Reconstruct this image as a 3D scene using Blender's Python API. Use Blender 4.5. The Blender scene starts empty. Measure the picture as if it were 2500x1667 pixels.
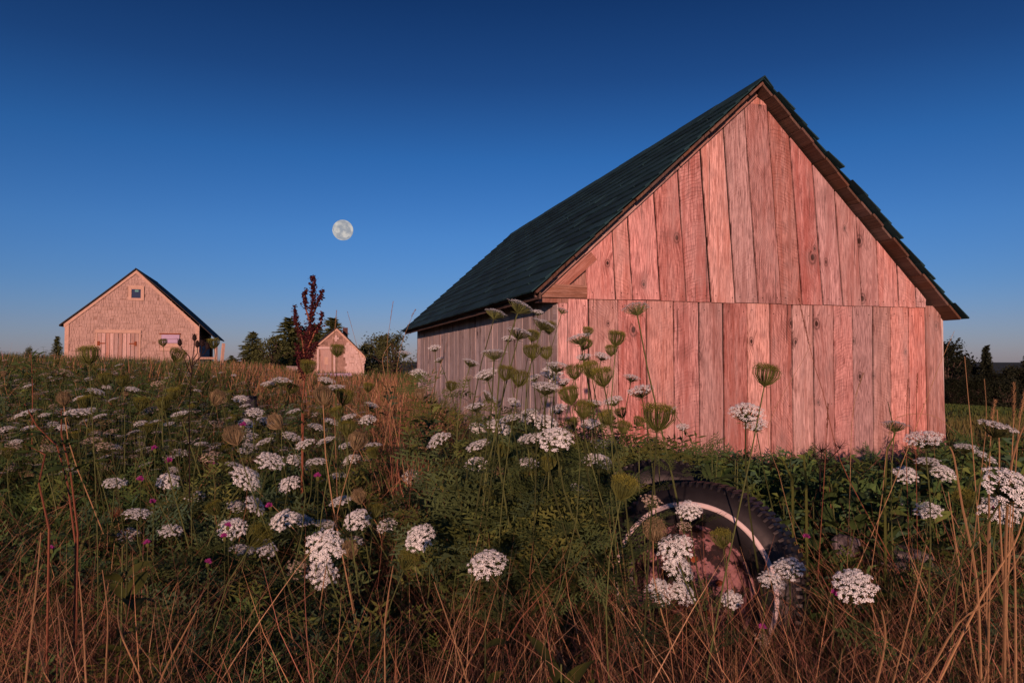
import bpy, bmesh, math, random
import numpy as np
from mathutils import Vector, Matrix

rng = np.random.default_rng(11)
random.seed(5)
sc = bpy.context.scene
COL = sc.collection
R = math.radians

# ------------------------------------------------------------------ camera
CAMZ = 1.35
FPX = 1750.0                      # focal length in pixels of a 2500 px wide frame
PITCH = math.atan(47.5 / FPX)
cam_d = bpy.data.cameras.new('camera')
cam_d.sensor_width = 36.0
cam_d.lens = 36.0 * FPX / 2500.0
cam_d.clip_start = 0.05
cam_d.clip_end = 20000
cam = bpy.data.objects.new('camera', cam_d)
COL.objects.link(cam)
cam.location = (0, 0, CAMZ)
cam.rotation_euler = (R(90) + PITCH, 0, 0)
sc.camera = cam

# ------------------------------------------------------------------ light
SUN_EL = R(8.6)
SUN_AZ_DIR = Vector((-0.10, -0.995, 0))          # horizontal direction towards the sun (behind the camera)
SUN_AZ_DIR.normalize()
to_sun = Vector((SUN_AZ_DIR.x * math.cos(SUN_EL), SUN_AZ_DIR.y * math.cos(SUN_EL), math.sin(SUN_EL)))
w = bpy.data.worlds.new('World')
sc.world = w
w.use_nodes = True
wn, wl = w.node_tree.nodes, w.node_tree.links
wn.clear()
sky = wn.new('ShaderNodeTexSky')
sky.sky_type = 'NISHITA'
sky.sun_disc = False
sky.sun_elevation = SUN_EL
sky.sun_rotation = math.atan2(SUN_AZ_DIR.x, SUN_AZ_DIR.y)
sky.altitude = 0
sky.air_density = 1.0
sky.dust_density = 0.3
sky.ozone_density = 6.0
bg = wn.new('ShaderNodeBackground')
bg.inputs[1].default_value = 0.143
wo = wn.new('ShaderNodeOutputWorld')
# tint ramp multiplied over the sky: it deepens towards the zenith all the way round (by elevation only)
wtc = wn.new('ShaderNodeTexCoord'); wsep = wn.new('ShaderNodeSeparateXYZ'); wl.new(wtc.outputs['Generated'], wsep.inputs[0])
wr = wn.new('ShaderNodeValToRGB'); wl.new(wsep.outputs[2], wr.inputs[0])
wstops = [(0.0, (1.0, 0.70, 0.86)), (0.05, (0.92, 0.64, 0.78)), (0.10, (0.76, 0.62, 0.75)), (0.17, (0.64, 0.61, 0.73)), (0.27, (0.38, 0.50, 0.63)),
          (0.365, (0.24, 0.31, 0.42)), (0.45, (0.15, 0.215, 0.31)), (1.0, (0.12, 0.19, 0.28))]
while len(wr.color_ramp.elements) < len(wstops): wr.color_ramp.elements.new(0.5)
for e_, (p_, c_) in zip(wr.color_ramp.elements, wstops): e_.position = p_; e_.color = c_ + (1,)
wm = wn.new('ShaderNodeMix'); wm.data_type = 'RGBA'; wm.blend_type = 'MULTIPLY'; wm.inputs[0].default_value = 1.0
wl.new(sky.outputs[0], wm.inputs[6]); wl.new(wr.outputs[0], wm.inputs[7]); wl.new(wm.outputs[2], bg.inputs[0])
wl.new(bg.outputs[0], wo.inputs[0])

sun_d = bpy.data.lights.new('sun', 'SUN')
sun_d.energy = 5.0
sun_d.angle = R(0.55)
sun_d.color = (1.0, 0.52, 0.40)
sun = bpy.data.objects.new('sun', sun_d)
COL.objects.link(sun)
sun.rotation_euler = (-to_sun).to_track_quat('-Z', 'Y').to_euler()

sc.view_settings.view_transform = 'Standard'
sc.view_settings.look = 'None'
sc.view_settings.exposure = 0.08
sc.view_settings.gamma = 1.0
sc.view_settings.use_curve_mapping = False
sc.cycles.max_bounces = 6
sc.cycles.diffuse_bounces = 3
sc.cycles.transparent_max_bounces = 8
sc.cycles.use_denoising = True

# ------------------------------------------------------------------ helpers
def ray(px, py):
    a = (px - 1250.0) / FPX
    b = (833.5 - py) / FPX
    return Vector((a, math.cos(PITCH) - b * math.sin(PITCH), math.sin(PITCH) + b * math.cos(PITCH)))
def at(px, py, Y):
    d = ray(px, py)
    return Vector((0, 0, CAMZ)) + d * (Y / d.y)
def project(p):
    x, y, z = p[0], p[1], p[2] - CAMZ
    f = y * math.cos(PITCH) + z * math.sin(PITCH)
    u = -y * math.sin(PITCH) + z * math.cos(PITCH)
    return 1250 + FPX * x / f, 833.5 - FPX * u / f
def ss(x, a, b):
    t = np.clip((np.asarray(x, float) - a) / (b - a), 0, 1)
    return t * t * (3 - 2 * t)
def tag(o, label=None, cat=None, group=None, kind=None):
    if label: o['label'] = label
    if cat: o['category'] = cat
    if group: o['group'] = group
    if kind: o['kind'] = kind
    return o
def empty(name, loc=(0, 0, 0), rz=0.0, parent=None):
    o = bpy.data.objects.new(name, None)
    o.empty_display_size = 0.1
    COL.objects.link(o)
    o.location = loc
    o.rotation_euler = (0, 0, rz)
    if parent: o.parent = parent
    return o
def link(name, me, parent=None, loc=None):
    o = bpy.data.objects.new(name, me)
    COL.objects.link(o)
    if parent: o.parent = parent
    if loc is not None: o.location = loc
    return o

class MB:
    """collects shapes, builds one mesh"""
    def __init__(s):
        s.v, s.f, s.m = [], [], []
    def add(s, vs, fs, mi=0):
        b = len(s.v)
        s.v.extend([tuple(p) for p in vs])
        for f in fs:
            s.f.append(tuple(i + b for i in f)); s.m.append(mi)
    def box(s, x0, x1, y0, y1, z0, z1, mi=0):
        s.add([(x0,y0,z0),(x1,y0,z0),(x1,y1,z0),(x0,y1,z0),(x0,y0,z1),(x1,y0,z1),(x1,y1,z1),(x0,y1,z1)],
              [(0,3,2,1),(4,5,6,7),(0,1,5,4),(1,2,6,5),(2,3,7,6),(3,0,4,7)], mi)
    def hexa(s, q, mi=0):
        """8 corners: bottom loop 0-3, top loop 4-7"""
        s.add(q, [(0,3,2,1),(4,5,6,7),(0,1,5,4),(1,2,6,5),(2,3,7,6),(3,0,4,7)], mi)
    def tube(s, pts, rad, n=4, mi=0, cap=False):
        pts = [Vector(p) for p in pts]
        k = len(pts)
        if not hasattr(rad, '__len__'): rad = [rad] * k
        b = len(s.v)
        ref = Vector((0.31, 0.17, 0.93))
        for i, p in enumerate(pts):
            t = (pts[min(i+1, k-1)] - pts[max(i-1, 0)])
            if t.length < 1e-9: t = Vector((0,0,1))
            t.normalize()
            r0 = ref if abs(t.dot(ref)) < 0.9 else Vector((1, 0, 0))
            a = t.cross(r0).normalized(); c = t.cross(a)
            for j in range(n):
                an = 2 * math.pi * j / n
                s.v.append(tuple(p + (a * math.cos(an) + c * math.sin(an)) * rad[i]))
        for i in range(k - 1):
            for j in range(n):
                s.f.append((b+i*n+j, b+i*n+(j+1)%n, b+(i+1)*n+(j+1)%n, b+(i+1)*n+j)); s.m.append(mi)
        if cap:
            s.f.append(tuple(b+j for j in range(n))[::-1]); s.m.append(mi)
            s.f.append(tuple(b+(k-1)*n+j for j in range(n))); s.m.append(mi)
    def mesh(s, name, mats, smooth=False):
        me = bpy.data.meshes.new(name)
        me.from_pydata(s.v, [], s.f)
        for m in (mats if isinstance(mats, (list, tuple)) else [mats]): me.materials.append(m)
        if len(me.materials) > 1: me.polygons.foreach_set('material_index', s.m)
        if smooth: me.polygons.foreach_set('use_smooth', [True] * len(s.f))
        me.update()
        return me
    def build(s, name, mats, parent=None, smooth=False, loc=None):
        return link(name, s.mesh(name, mats, smooth), parent, loc)

# ------------------------------------------------------------------ materials
class NT:
    def __init__(s, name):
        s.mat = bpy.data.materials.new(name)
        s.mat.use_nodes = True
        s.n, s.l = s.mat.node_tree.nodes, s.mat.node_tree.links
        s.n.clear()
        s.out = s.n.new('ShaderNodeOutputMaterial')
        s.bsdf = s.n.new('ShaderNodeBsdfPrincipled')
        s.l.new(s.bsdf.outputs[0], s.out.inputs[0])
        s.bsdf.inputs['Roughness'].default_value = 0.8
        s.bsdf.inputs['Specular IOR Level'].default_value = 0.25
    def node(s, t, ins=None, **kw):
        n = s.n.new(t)
        for k, v in kw.items(): setattr(n, k, v)
        for k, v in (ins or {}).items():
            if isinstance(v, bpy.types.NodeSocket): s.l.new(v, n.inputs[k])
            else: n.inputs[k].default_value = v
        return n
    def math(s, op, a, b=None, c=None, clamp=False):
        ins = {0: a}
        if b is not None: ins[1] = b
        if c is not None: ins[2] = c
        return s.node('ShaderNodeMath', ins, operation=op, use_clamp=clamp).outputs[0]
    def mix(s, f, a, b, mode='MIX'):
        n = s.node('ShaderNodeMix', None, data_type='RGBA', blend_type=mode)
        for i, v in ((0, f), (6, a), (7, b)):
            if isinstance(v, bpy.types.NodeSocket): s.l.new(v, n.inputs[i])
            else: n.inputs[i].default_value = (tuple(v) + (1,)) if (hasattr(v, '__len__') and len(v) == 3) else v
        return n.outputs[2]
    def ramp(s, f, stops):
        n = s.n.new('ShaderNodeValToRGB')
        s.l.new(f, n.inputs[0])
        e = n.color_ramp.elements
        while len(e) < len(stops): e.new(0.5)
        for el, (p, c) in zip(e, stops):
            el.position = p
            el.color = (c, c, c, 1) if not hasattr(c, '__len__') else tuple(c) + (1,)
        return n.outputs[0]
    def noise(s, vec, scale, detail=3, rough=0.55, **kw):
        n = s.node('ShaderNodeTexNoise', {'Scale': scale, 'Detail': detail, 'Roughness': rough}, **kw)
        if vec is not None: s.l.new(vec, n.inputs['Vector'])
        return n.outputs[0]
    def color(s, c):
        if isinstance(c, bpy.types.NodeSocket): s.l.new(c, s.bsdf.inputs['Base Color'])
        else: s.bsdf.inputs['Base Color'].default_value = tuple(c) + (1,)
    def bump(s, h, strength=0.3, dist=0.01):
        b = s.node('ShaderNodeBump', {'Strength': strength, 'Distance': dist, 'Height': h})
        s.l.new(b.outputs[0], s.bsdf.inputs['Normal'])
    def rough(s, r): s.bsdf.inputs['Roughness'].default_value = r
    def spec(s, r): s.bsdf.inputs['Specular IOR Level'].default_value = r

def plain(name, c, rough=0.8, var=0.25, scale=12, spec=0.25):
    t = NT(name)
    co = t.node('ShaderNodeTexCoord').outputs['Object']
    n = t.noise(co, scale, 4)
    c2 = tuple(x * (1 - var) for x in c); c3 = tuple(min(1, x * (1 + var)) for x in c)
    t.color(t.mix(n, c2, c3)); t.rough(rough); t.spec(spec)
    t.bump(n, 0.2, 0.005)
    return t.mat

def leafy(name, c, var=0.35, trans=0.3, attr=None, rough=0.75, per_obj=False):
    """thin plant matter: diffuse plus light let through"""
    t = NT(name)
    if attr:
        base = t.node('ShaderNodeAttribute', None, attribute_name=attr).outputs['Color']
    else:
        rnd = t.node('ShaderNodeObjectInfo').outputs['Random'] if per_obj else t.node('ShaderNodeNewGeometry').outputs['Random Per Island']
        base = t.mix(rnd, tuple(x * (1 - var) for x in c), tuple(min(1, x * (1 + var)) for x in c))
    t.color(base); t.rough(rough); t.spec(0.15)
    tr = t.node('ShaderNodeBsdfTranslucent', {'Color': base})
    mx = t.node('ShaderNodeMixShader', {0: trans, 1: t.bsdf.outputs[0], 2: tr.outputs[0]})
    t.l.new(mx.outputs[0], t.out.inputs[0])
    return t.mat

def wood(name, dark, light, alt, knots=True, saw=1.0, stain=None):
    """rough sawn board; object axes: x across, z along the grain"""
    t = NT(name)
    tc = t.node('ShaderNodeTexCoord').outputs['Object']
    rnd = t.node('ShaderNodeObjectInfo').outputs['Random']
    off = t.node('ShaderNodeCombineXYZ', {0: t.math('MULTIPLY', rnd, 7.3), 1: t.math('MULTIPLY', rnd, 31.0), 2: t.math('MULTIPLY', rnd, 53.0)}).outputs[0]
    p = t.node('ShaderNodeVectorMath', {0: tc, 1: off}, operation='ADD').outputs[0]
    sep = t.node('ShaderNodeSeparateXYZ', {0: tc})
    # knots
    kp = t.node('ShaderNodeMapping', {0: p, 3: (2.9, 0.0, 1.9)}).outputs[0]
    vor = t.node('ShaderNodeTexVoronoi', {'Scale': 1.0, 'Randomness': 1.0}, voronoi_dimensions='2D')
    kx = t.node('ShaderNodeSeparateXYZ', {0: kp})
    k2 = t.node('ShaderNodeCombineXYZ', {0: kx.outputs[0], 1: kx.outputs[2]}).outputs[0]
    t.l.new(k2, vor.inputs['Vector'])
    dist = vor.outputs['Distance']
    wob = t.noise(p, 9, 2)
    dist2 = t.math('ADD', dist, t.math('MULTIPLY', t.math('SUBTRACT', wob, 0.5), 0.05))
    vcol = t.node('ShaderNodeSeparateColor', {0: vor.outputs['Color']})
    has = t.ramp(vcol.outputs[0], [(0.60, 0), (0.64, 1)])
    dist2 = t.math('DIVIDE', dist2, t.math('ADD', 0.45, t.math('MULTIPLY', vcol.outputs[1], 0.75)))
    core = t.math('MULTIPLY', has, t.ramp(dist2, [(0.045, 1.0), (0.075, 0.0)]))
    rim = t.math('MULTIPLY', has, t.ramp(dist2, [(0.07, 0), (0.11, 1.0), (0.15, 0.0)]))
    halo = t.math('MULTIPLY', has, t.ramp(dist2, [(0.06, 1.0), (0.42, 0.0)]))
    # grain
    warp = t.math('MULTIPLY', halo, 0.035)
    gx = t.math('ADD', sep.outputs[0], warp)
    g = t.node('ShaderNodeCombineXYZ', {0: gx, 1: t.math('MULTIPLY', rnd, 31.0), 2: sep.outputs[2]}).outputs[0]
    gm = t.node('ShaderNodeMapping', {0: g, 1: (0, 0, 0), 3: (105, 1, 7.0)}).outputs[0]
    gm = t.node('ShaderNodeVectorMath', {0: gm, 1: off}, operation='ADD').outputs[0]
    grain = t.noise(gm, 1.0, 6, 0.70)
    gm2 = t.node('ShaderNodeMapping', {0: g, 3: (16, 1, 0.55)}).outputs[0]
    gm2 = t.node('ShaderNodeVectorMath', {0: gm2, 1: off}, operation='ADD').outputs[0]
    bandn = t.noise(gm2, 1.0, 3, 0.6)
    blot = t.noise(p, 2.3, 3, 0.6)
    # saw marks: arcs of a big blade
    cx = t.math('ADD', sep.outputs[0], t.math('ADD', 0.7, t.math('MULTIPLY', rnd, -1.4)))
    cz = t.math('ADD', t.math('MULTIPLY', sep.outputs[2], 0.8), t.math('MULTIPLY', cx, 0.45))
    arc = t.math('ADD', cz, t.math('MULTIPLY', t.math('MULTIPLY', cx, cx), 0.8))
    arc = t.math('ADD', arc, t.math('ADD', t.math('MULTIPLY', blot, 0.16), t.math('MULTIPLY', t.noise(p, 26, 3), 0.022)))
    sawn = t.math('SINE', t.math('MULTIPLY', arc, 2 * math.pi / 0.030))
    sawm = t.math('MULTIPLY', t.ramp(sawn, [(0.62, 0), (0.98, 1)]), t.ramp(t.noise(p, 6.5, 4), [(0.40, 0), (0.60, 1)]))
    c = t.mix(t.ramp(grain, [(0.38, 0), (0.60, 1)]), dark, light)
    c = t.mix(t.math('MULTIPLY', t.ramp(bandn, [(0.47, 0), (0.62, 1)]), t.math('ADD', 0.25, t.math('MULTIPLY', t.math('FRACT', t.math('MULTIPLY', rnd, 23.1)), 0.65))), c, alt)
    c = t.mix(t.math('MULTIPLY', t.ramp(blot, [(0.56, 0), (0.72, 1)]), 0.42), c, tuple(0.75 * x for x in dark))
    # per board brightness
    v = t.math('ADD', 0.76, t.math('MULTIPLY', t.math('FRACT', t.math('MULTIPLY', rnd, 17.7)), 0.54))
    hs = t.node('ShaderNodeHueSaturation', {'Hue': t.math('ADD', 0.49, t.math('MULTIPLY', t.math('FRACT', t.math('MULTIPLY', rnd, 5.1)), 0.018)),
                                            'Saturation': t.math('ADD', 0.66, t.math('MULTIPLY', t.math('FRACT', t.math('MULTIPLY', rnd, 9.3)), 0.5)), 'Value': v, 'Color': c})
    c = hs.outputs[0]
    sawm = t.math('MULTIPLY', sawm, t.ramp(t.math('FRACT', t.math('MULTIPLY', rnd, 13.3)), [(0.2, 0.1), (0.9, 1.0)]))
    c = t.mix(t.math('MULTIPLY', sawm, 0.42 * saw), c, tuple(0.45 * x for x in dark))
    if knots:
        c = t.mix(t.math('MULTIPLY', halo, 0.28), c, tuple(0.55 * x for x in dark))
        c = t.mix(t.math('MULTIPLY', rim, 0.65), c, tuple(0.22 * x for x in dark))
        c = t.mix(core, c, (0.03, 0.016, 0.012))
    # long splits and weather streaks
    sp = t.node('ShaderNodeVectorMath', {0: t.node('ShaderNodeMapping', {0: tc, 3: (42, 1, 0.9)}).outputs[0], 1: off}, operation='ADD').outputs[0]
    crack = t.ramp(t.noise(sp, 1.0, 2, 0.5), [(0.665, 0), (0.69, 1)])
    c = t.mix(t.math('MULTIPLY', crack, 0.75), c, tuple(0.25 * x for x in dark))
    grey = t.ramp(t.noise(t.node('ShaderNodeVectorMath', {0: t.node('ShaderNodeMapping', {0: tc, 3: (5, 1, 1.4)}).outputs[0], 1: off}, operation='ADD').outputs[0], 1.0, 4, 0.65), [(0.45, 0), (0.72, 1)])
    c = t.mix(t.math('MULTIPLY', grey, 0.45), c, tuple(0.55 * light[1] + 0.35 * x for x in light))
    t.color(c); t.rough(0.86); t.spec(0.18)
    h = t.math('SUBTRACT', t.math('ADD', grain, t.math('MULTIPLY', bandn, 0.6)), t.math('MULTIPLY', sawm, 0.5 * saw))
    t.bump(h, 0.7, 0.006)
    return t.mat

M = {}
M['board'] = wood('sawn_board', (0.172, 0.078, 0.067), (0.55, 0.33, 0.292), (0.28, 0.12, 0.096))
M['side_board'] = wood('weathered_board', (0.22, 0.195, 0.18), (0.46, 0.425, 0.40), (0.26, 0.20, 0.17), saw=0.5)
M['trim'] = wood('trim_board', (0.15, 0.082, 0.06), (0.38, 0.245, 0.20), (0.24, 0.12, 0.08), knots=True, saw=0.4)
M['soffit'] = wood('shade_toned_soffit', (0.065, 0.038, 0.027), (0.14, 0.088, 0.062), (0.09, 0.045, 0.028), knots=False, saw=0.3)  # colours lowered to hold the shade under the overhang
M['dark'] = plain('painted_gap_shade', (0.010, 0.008, 0.007), 0.95, 0.1)  # near black stands in for shade behind the board gaps

def shingle_mat(name, base, speck, rough=0.85):
    t = NT(name)
    co = t.node('ShaderNodeTexCoord').outputs['Object']
    rnd = t.node('ShaderNodeObjectInfo').outputs['Random']
    n1 = t.noise(co, 260, 2); n2 = t.noise(co, 1.7, 4)
    c = t.mix(t.ramp(n1, [(0.35, 0), (0.7, 1)]), base, speck)
    c = t.mix(t.math('MULTIPLY', t.ramp(n2, [(0.45, 0), (0.7, 1)]), 0.6), c, tuple(0.55 * x for x in base))
    hs = t.node('ShaderNodeHueSaturation', {'Value': t.math('ADD', 0.7, t.math('MULTIPLY', rnd, 0.6)), 'Color': c})
    t.color(hs.outputs[0]); t.rough(rough); t.spec(0.12); t.bump(n1, 0.5, 0.003)
    return t.mat
M['roof'] = shingle_mat('asphalt_shingle', (0.008, 0.031, 0.038), (0.022, 0.064, 0.074))

# ------------------------------------------------------------------ barn frame and terrain
BC = Vector((0.444, 7.0, 0.0))                   # left front corner of the barn
BA = math.atan2(503.0, FPX)                      # turn of the barn
U = Vector((math.cos(BA), math.sin(BA), 0)); V = Vector((-math.sin(BA), math.cos(BA), 0))
BW, BL = 4.78, 9.3
def ground(x, y):
    x = np.asarray(x, float); y = np.asarray(y, float)
    s = (x - BC.x) * -U.x + (y - BC.y) * -U.y                # distance left of the side wall
    q = -s - BW                                              # distance right of the barn
    v = (x - BC.x) * V.x + (y - BC.y) * V.y
    h = 0.62 * ss(s, 0.4, 6.0) * ss(y, 1.6, 10.0)
    h = h + 0.22 * ss(s, 2, 14) * ss(y, 10, 30)
    h = h - 1.6 * ss(y, 42, 110) * (1 - ss(q, 0, 20))
    h = h - 7.2 * ss(q, 0.8, 105) * ss(v, -8, 14)
    h = h + 0.03 * np.sin(x * 1.7 + 0.6 * y) * np.cos(y * 1.3) * ss(y, 1, 3)
    return h
def gz(x, y): return float(ground(x, y))

def axis(parts):
    out = []
    for a, b, n in parts: out += list(np.linspace(a, b, n, endpoint=False))
    return np.array(out + [parts[-1][1]])
gx = axis([(-3000, -300, 10), (-300, -40, 26), (-40, -8, 40), (-8, 8, 64), (8, 40, 40), (40, 300, 36), (300, 3000, 10)])
gy = axis([(-200, -20, 14), (-20, 0, 14), (0, 18, 72), (18, 60, 50), (60, 260, 36), (260, 6000, 14)])
GX, GY = np.meshgrid(gx, gy)
GZ = ground(GX, GY)
vv = np.stack([GX, GY, GZ], -1).reshape(-1, 3)
nx, ny = len(gx), len(gy)
ii = (np.arange(ny - 1)[:, None] * nx + np.arange(nx - 1)[None, :]).reshape(-1)
ff = np.stack([ii, ii + 1, ii + nx + 1, ii + nx], -1)
me = bpy.data.meshes.new('ground')
me.from_pydata(vv.tolist(), [], ff.tolist())
me.polygons.foreach_set('use_smooth', [True] * len(me.polygons))
t = NT('meadow_soil')
co = t.node('ShaderNodeTexCoord').outputs['Object']
n1 = t.noise(co, 3.0, 6, 0.65); n2 = t.noise(co, 0.06, 3)
c = t.mix(n1, (0.018, 0.014, 0.009), (0.06, 0.045, 0.025))
g = t.mix(t.noise(co, 1.4, 4), (0.016, 0.030, 0.010), (0.032, 0.048, 0.016))
sx = t.node('ShaderNodeSeparateXYZ', {0: co})
far = t.ramp(t.math('MULTIPLY', t.math('ADD', sx.outputs[1], t.math('MULTIPLY', n2, 6)), 1 / 40.0), [(0.28, 0), (0.45, 1)])
t.color(t.mix(far, c, g)); t.rough(0.95); t.bump(n1, 0.6, 0.03)
me.materials.append(t.mat)
tag(link('ground', me), kind='structure')

# ------------------------------------------------------------------ moon
t = NT('moon_surface')
co = t.node('ShaderNodeTexCoord').outputs['Object']
mm = t.noise(t.node('ShaderNodeMapping', {0: co, 3: (0.018, 0.018, 0.018), 1: (1.3, 0.2, 2.6)}).outputs[0], 1.0, 4, 0.6)
mc = t.mix(t.ramp(mm, [(0.42, 0), (0.58, 1)]), (0.30, 0.32, 0.36), (0.56, 0.53, 0.50))
em = t.node('ShaderNodeEmission', {'Color': mc, 'Strength': 1.0})
t.l.new(em.outputs[0], t.out.inputs[0])
bm = bmesh.new()
MD = 5200.0
bmesh.ops.create_uvsphere(bm, u_segments=48, v_segments=24, radius=25.0 / FPX * MD)
me = bpy.data.meshes.new('moon'); bm.to_mesh(me); bm.free()
me.polygons.foreach_set('use_smooth', [True] * len(me.polygons))
me.materials.append(t.mat)
tag(link('moon', me, loc=at(837, 562, MD)), 'pale full moon hanging in the deep blue sky', 'moon')

# ------------------------------------------------------------------ big barn
barn = empty('barn', BC, BA)
tag(barn, 'weathered plank barn with pink lit gable and dark teal shingle roof', 'barn')
def plane_tz(px, py, v=0.0):
    """pixel -> (t, z) on the vertical plane v of the barn"""
    d = ray(px, py); o = Vector((0, 0, CAMZ))
    k = ((BC + V * v - o).dot(V)) / d.dot(V)
    p = o + d * k
    return (p - BC).dot(U), p.z
TA, ZR = 2.223, 4.285                   # ridge
SLL, SLR = 0.905, 0.950                 # roof slopes (rise over run), left and right
def zroof(t): return ZR - (SLL if t < TA else SLR) * abs(t - TA)

def board_mesh(name, mat, quad, th, v0, segs=7, jit=0.003, r=None, top2=None):
    """a board in the t-z plane: quad = (tl_bottom, tr_bottom, z_bottom_l, z_bottom_r, tl_top, tr_top, z_top_l, z_top_r); origin at its bottom centre"""
    r = r or random
    bl, br, zbl, zbr, tl, tr, ztl, ztr = quad
    ox, oz = (bl + br) / 2, min(zbl, zbr)
    vs = []
    for i in range(segs + 1):
        k = i / segs
        jl, jr = (r.uniform(-jit, jit), r.uniform(-jit, jit))
        a = (bl + (tl - bl) * k + jl - ox, zbl + (ztl - zbl) * k - oz)
        b = (br + (tr - br) * k + jr - ox, zbr + (ztr - zbr) * k - oz)
        bow = r.uniform(-jit, jit) * 0.6
        e = min(0.004, th * 0.3)
        vs += [(a[0] + e, bow, a[1]), (b[0] - e, bow, b[1]), (b[0], bow + e, b[1]), (b[0], th, b[1]), (a[0], th, a[1]), (a[0], bow + e, a[1])]
    fs = []
    for i in range(segs):
        o = i * 6
        for j in range(6):
            fs.append((o + j, o + (j + 1) % 6, o + 6 + (j + 1) % 6, o + 6 + j))
    fs.append((5, 4, 3, 2, 1, 0)); o = segs * 6; fs.append(tuple(o + j for j in range(6)))
    m = MB(); m.add(vs, fs)
    if top2:                             # a peaked board: extra wedge above
        pass
    return m.mesh(name, mat), (ox, v0, oz)

# backing walls (near black, the shade behind the gaps painted in) carry the boards as their pieces
gw = MB()
gw.add([(0.03, 0.035, -0.1), (BW - 0.03, 0.035, -0.1), (BW - 0.03, 0.035, 2.0), (TA, 0.035, ZR - 0.12), (0.03, 0.035, 2.0),
        (0.03, 0.09, -0.1), (BW - 0.03, 0.09, -0.1), (BW - 0.03, 0.09, 2.0), (TA, 0.09, ZR - 0.12), (0.03, 0.09, 2.0)],
       [(0, 1, 2, 3, 4), (9, 8, 7, 6, 5), (0, 5, 6, 1), (1, 6, 7, 2), (2, 7, 8, 3), (3, 8, 9, 4), (4, 9, 5, 0)])
gable = gw.build('gable_wall', M['dark'], barn)
ub = [1433,1504,1546,1612,1676,1736,1796,1852,1908,1959,2010,2058,2105,2147,2195,2238,2262]
ut = [1428,1494,1532,1595,1654,1709,1765,1817,1873,1927,1983,2037,2090,2140,2189,2235,2262]
uty = [607, 557, 524, 463, 412, 356, 304, 253, 253, 323, 393, 468, 524, 587, 641, 697, 742]
ZB = 1.965                                        # line between lower and upper boards
VU = -0.020                                       # upper boards hang a little proud
rb = random.Random(3)
def rake_z(t): return zroof(t) - 0.085
tb = [plane_tz(x, 741 + (x - 1433) * 0.013, VU)[0] for x in ub]
tt = [plane_tz(x, y, VU)[0] for x, y in zip(ut, uty)]
nail = MB()
def add_nails(t0, t1, z, v):
    for t in (t0 + 0.045 + rb.uniform(-.012, .012), t1 - 0.045 + rb.uniform(-.012, .012)):
        zz = z + rb.uniform(-.012, .012); s = 0.006
        nail.add([(t + s * math.cos(a), v - 0.0035, zz + s * math.sin(a)) for a in np.linspace(0, 2 * math.pi, 6, endpoint=False)], [(0, 1, 2, 3, 4, 5)])
for i in range(len(ub) - 1):
    g1, g2 = rb.uniform(.003, .013), rb.uniform(.003, .010)
    l, r_ = tb[i] + g1, tb[i + 1] - g2
    tl, tr = tt[i] + g1, tt[i + 1] - g2
    zl, zr_ = rake_z(tl), rake_z(tr)
    if i == 7:                                    # peaked board
        zl, zr_ = rake_z(tl), rake_z(tr)
        zl = zr_ = max(zl, zr_) + 0.0
        pk = min(0.16, rake_z((tl + tr) / 2) - zl)
    if i == len(ub) - 2: zr_ = max(zr_, ZB + .03)
    bz = ZB + rb.uniform(-.008, .004) - 0.004 * i * 0.0
    me, loc = board_mesh('board', M['board'], (l, r_, bz, bz + rb.uniform(-.004, .004), tl, tr, zl, zr_), 0.022, VU, r=rb)
    link('board', me, gable, loc)
    add_nails(l, r_, bz + 0.06, VU)
    if i == 7:
        m = MB(); c = (tl + tr) / 2
        m.add([(tl - c + .004, 0, -.003), (tr - c - .004, 0, -.003), (tr - c - .004, 0, .012), (.01, 0, pk), (tl - c + .004, 0, .012),
               (tl - c + .004, .022, -.003), (tr - c - .004, .022, -.003), (tr - c - .004, .022, .012), (.01, .022, pk), (tl - c + .004, .022, .012)],
              [(0, 1, 2, 3, 4), (9, 8, 7, 6, 5), (0, 5, 6, 1), (1, 6, 7, 2), (2, 7, 8, 3), (3, 8, 9, 4), (4, 9, 5, 0)])
        m.build('board_tip', M['board'], gable, loc=(c, VU, zl))
lt = [1362,1437,1509,1579,1645,1707,1766,1825,1880,1934,1986,2036,2083,2131,2175,2218,2259,2298]
lb = [1363,1438,1512,1583,1648,1711,1770,1827,1884,1938,1991,2041,2088,2134,2179,2222,2267,2309]
for i in range(len(lt) - 1):
    g1, g2 = rb.uniform(.003, .012), rb.uniform(.003, .010)
    yt = 745 + (lt[i] - 1362) * 0.013
    tl, tr = plane_tz(lt[i], yt)[0] + g1, plane_tz(lt[i + 1], yt)[0] - g2
    l, r_ = plane_tz(lb[i], 1150)[0] + g1, plane_tz(lb[i + 1], 1150)[0] - g2
    if i == len(lt) - 2: r_ = max(r_, BW)
    zt = ZB - 0.004 if i < 16 else ZB + 0.02
    ztr = zt if i < 16 else ZB - 0.13
    me, loc = board_mesh('board', M['board'], (l, r_, -0.05, -0.05, tl, tr, zt, zt), 0.024, 0.004, r=rb)
    link('board', me, gable, loc)
    add_nails(tl, tr, ZB - rb.uniform(.07, .12), 0.004)
    if rb.random() < .6: add_nails(l, r_, 0.9 + rb.uniform(-.05, .05), 0.004)
nail.build('nail', plain('rusty_nail', (0.03, 0.015, 0.01)), gable)['kind'] = 'stuff'

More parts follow.
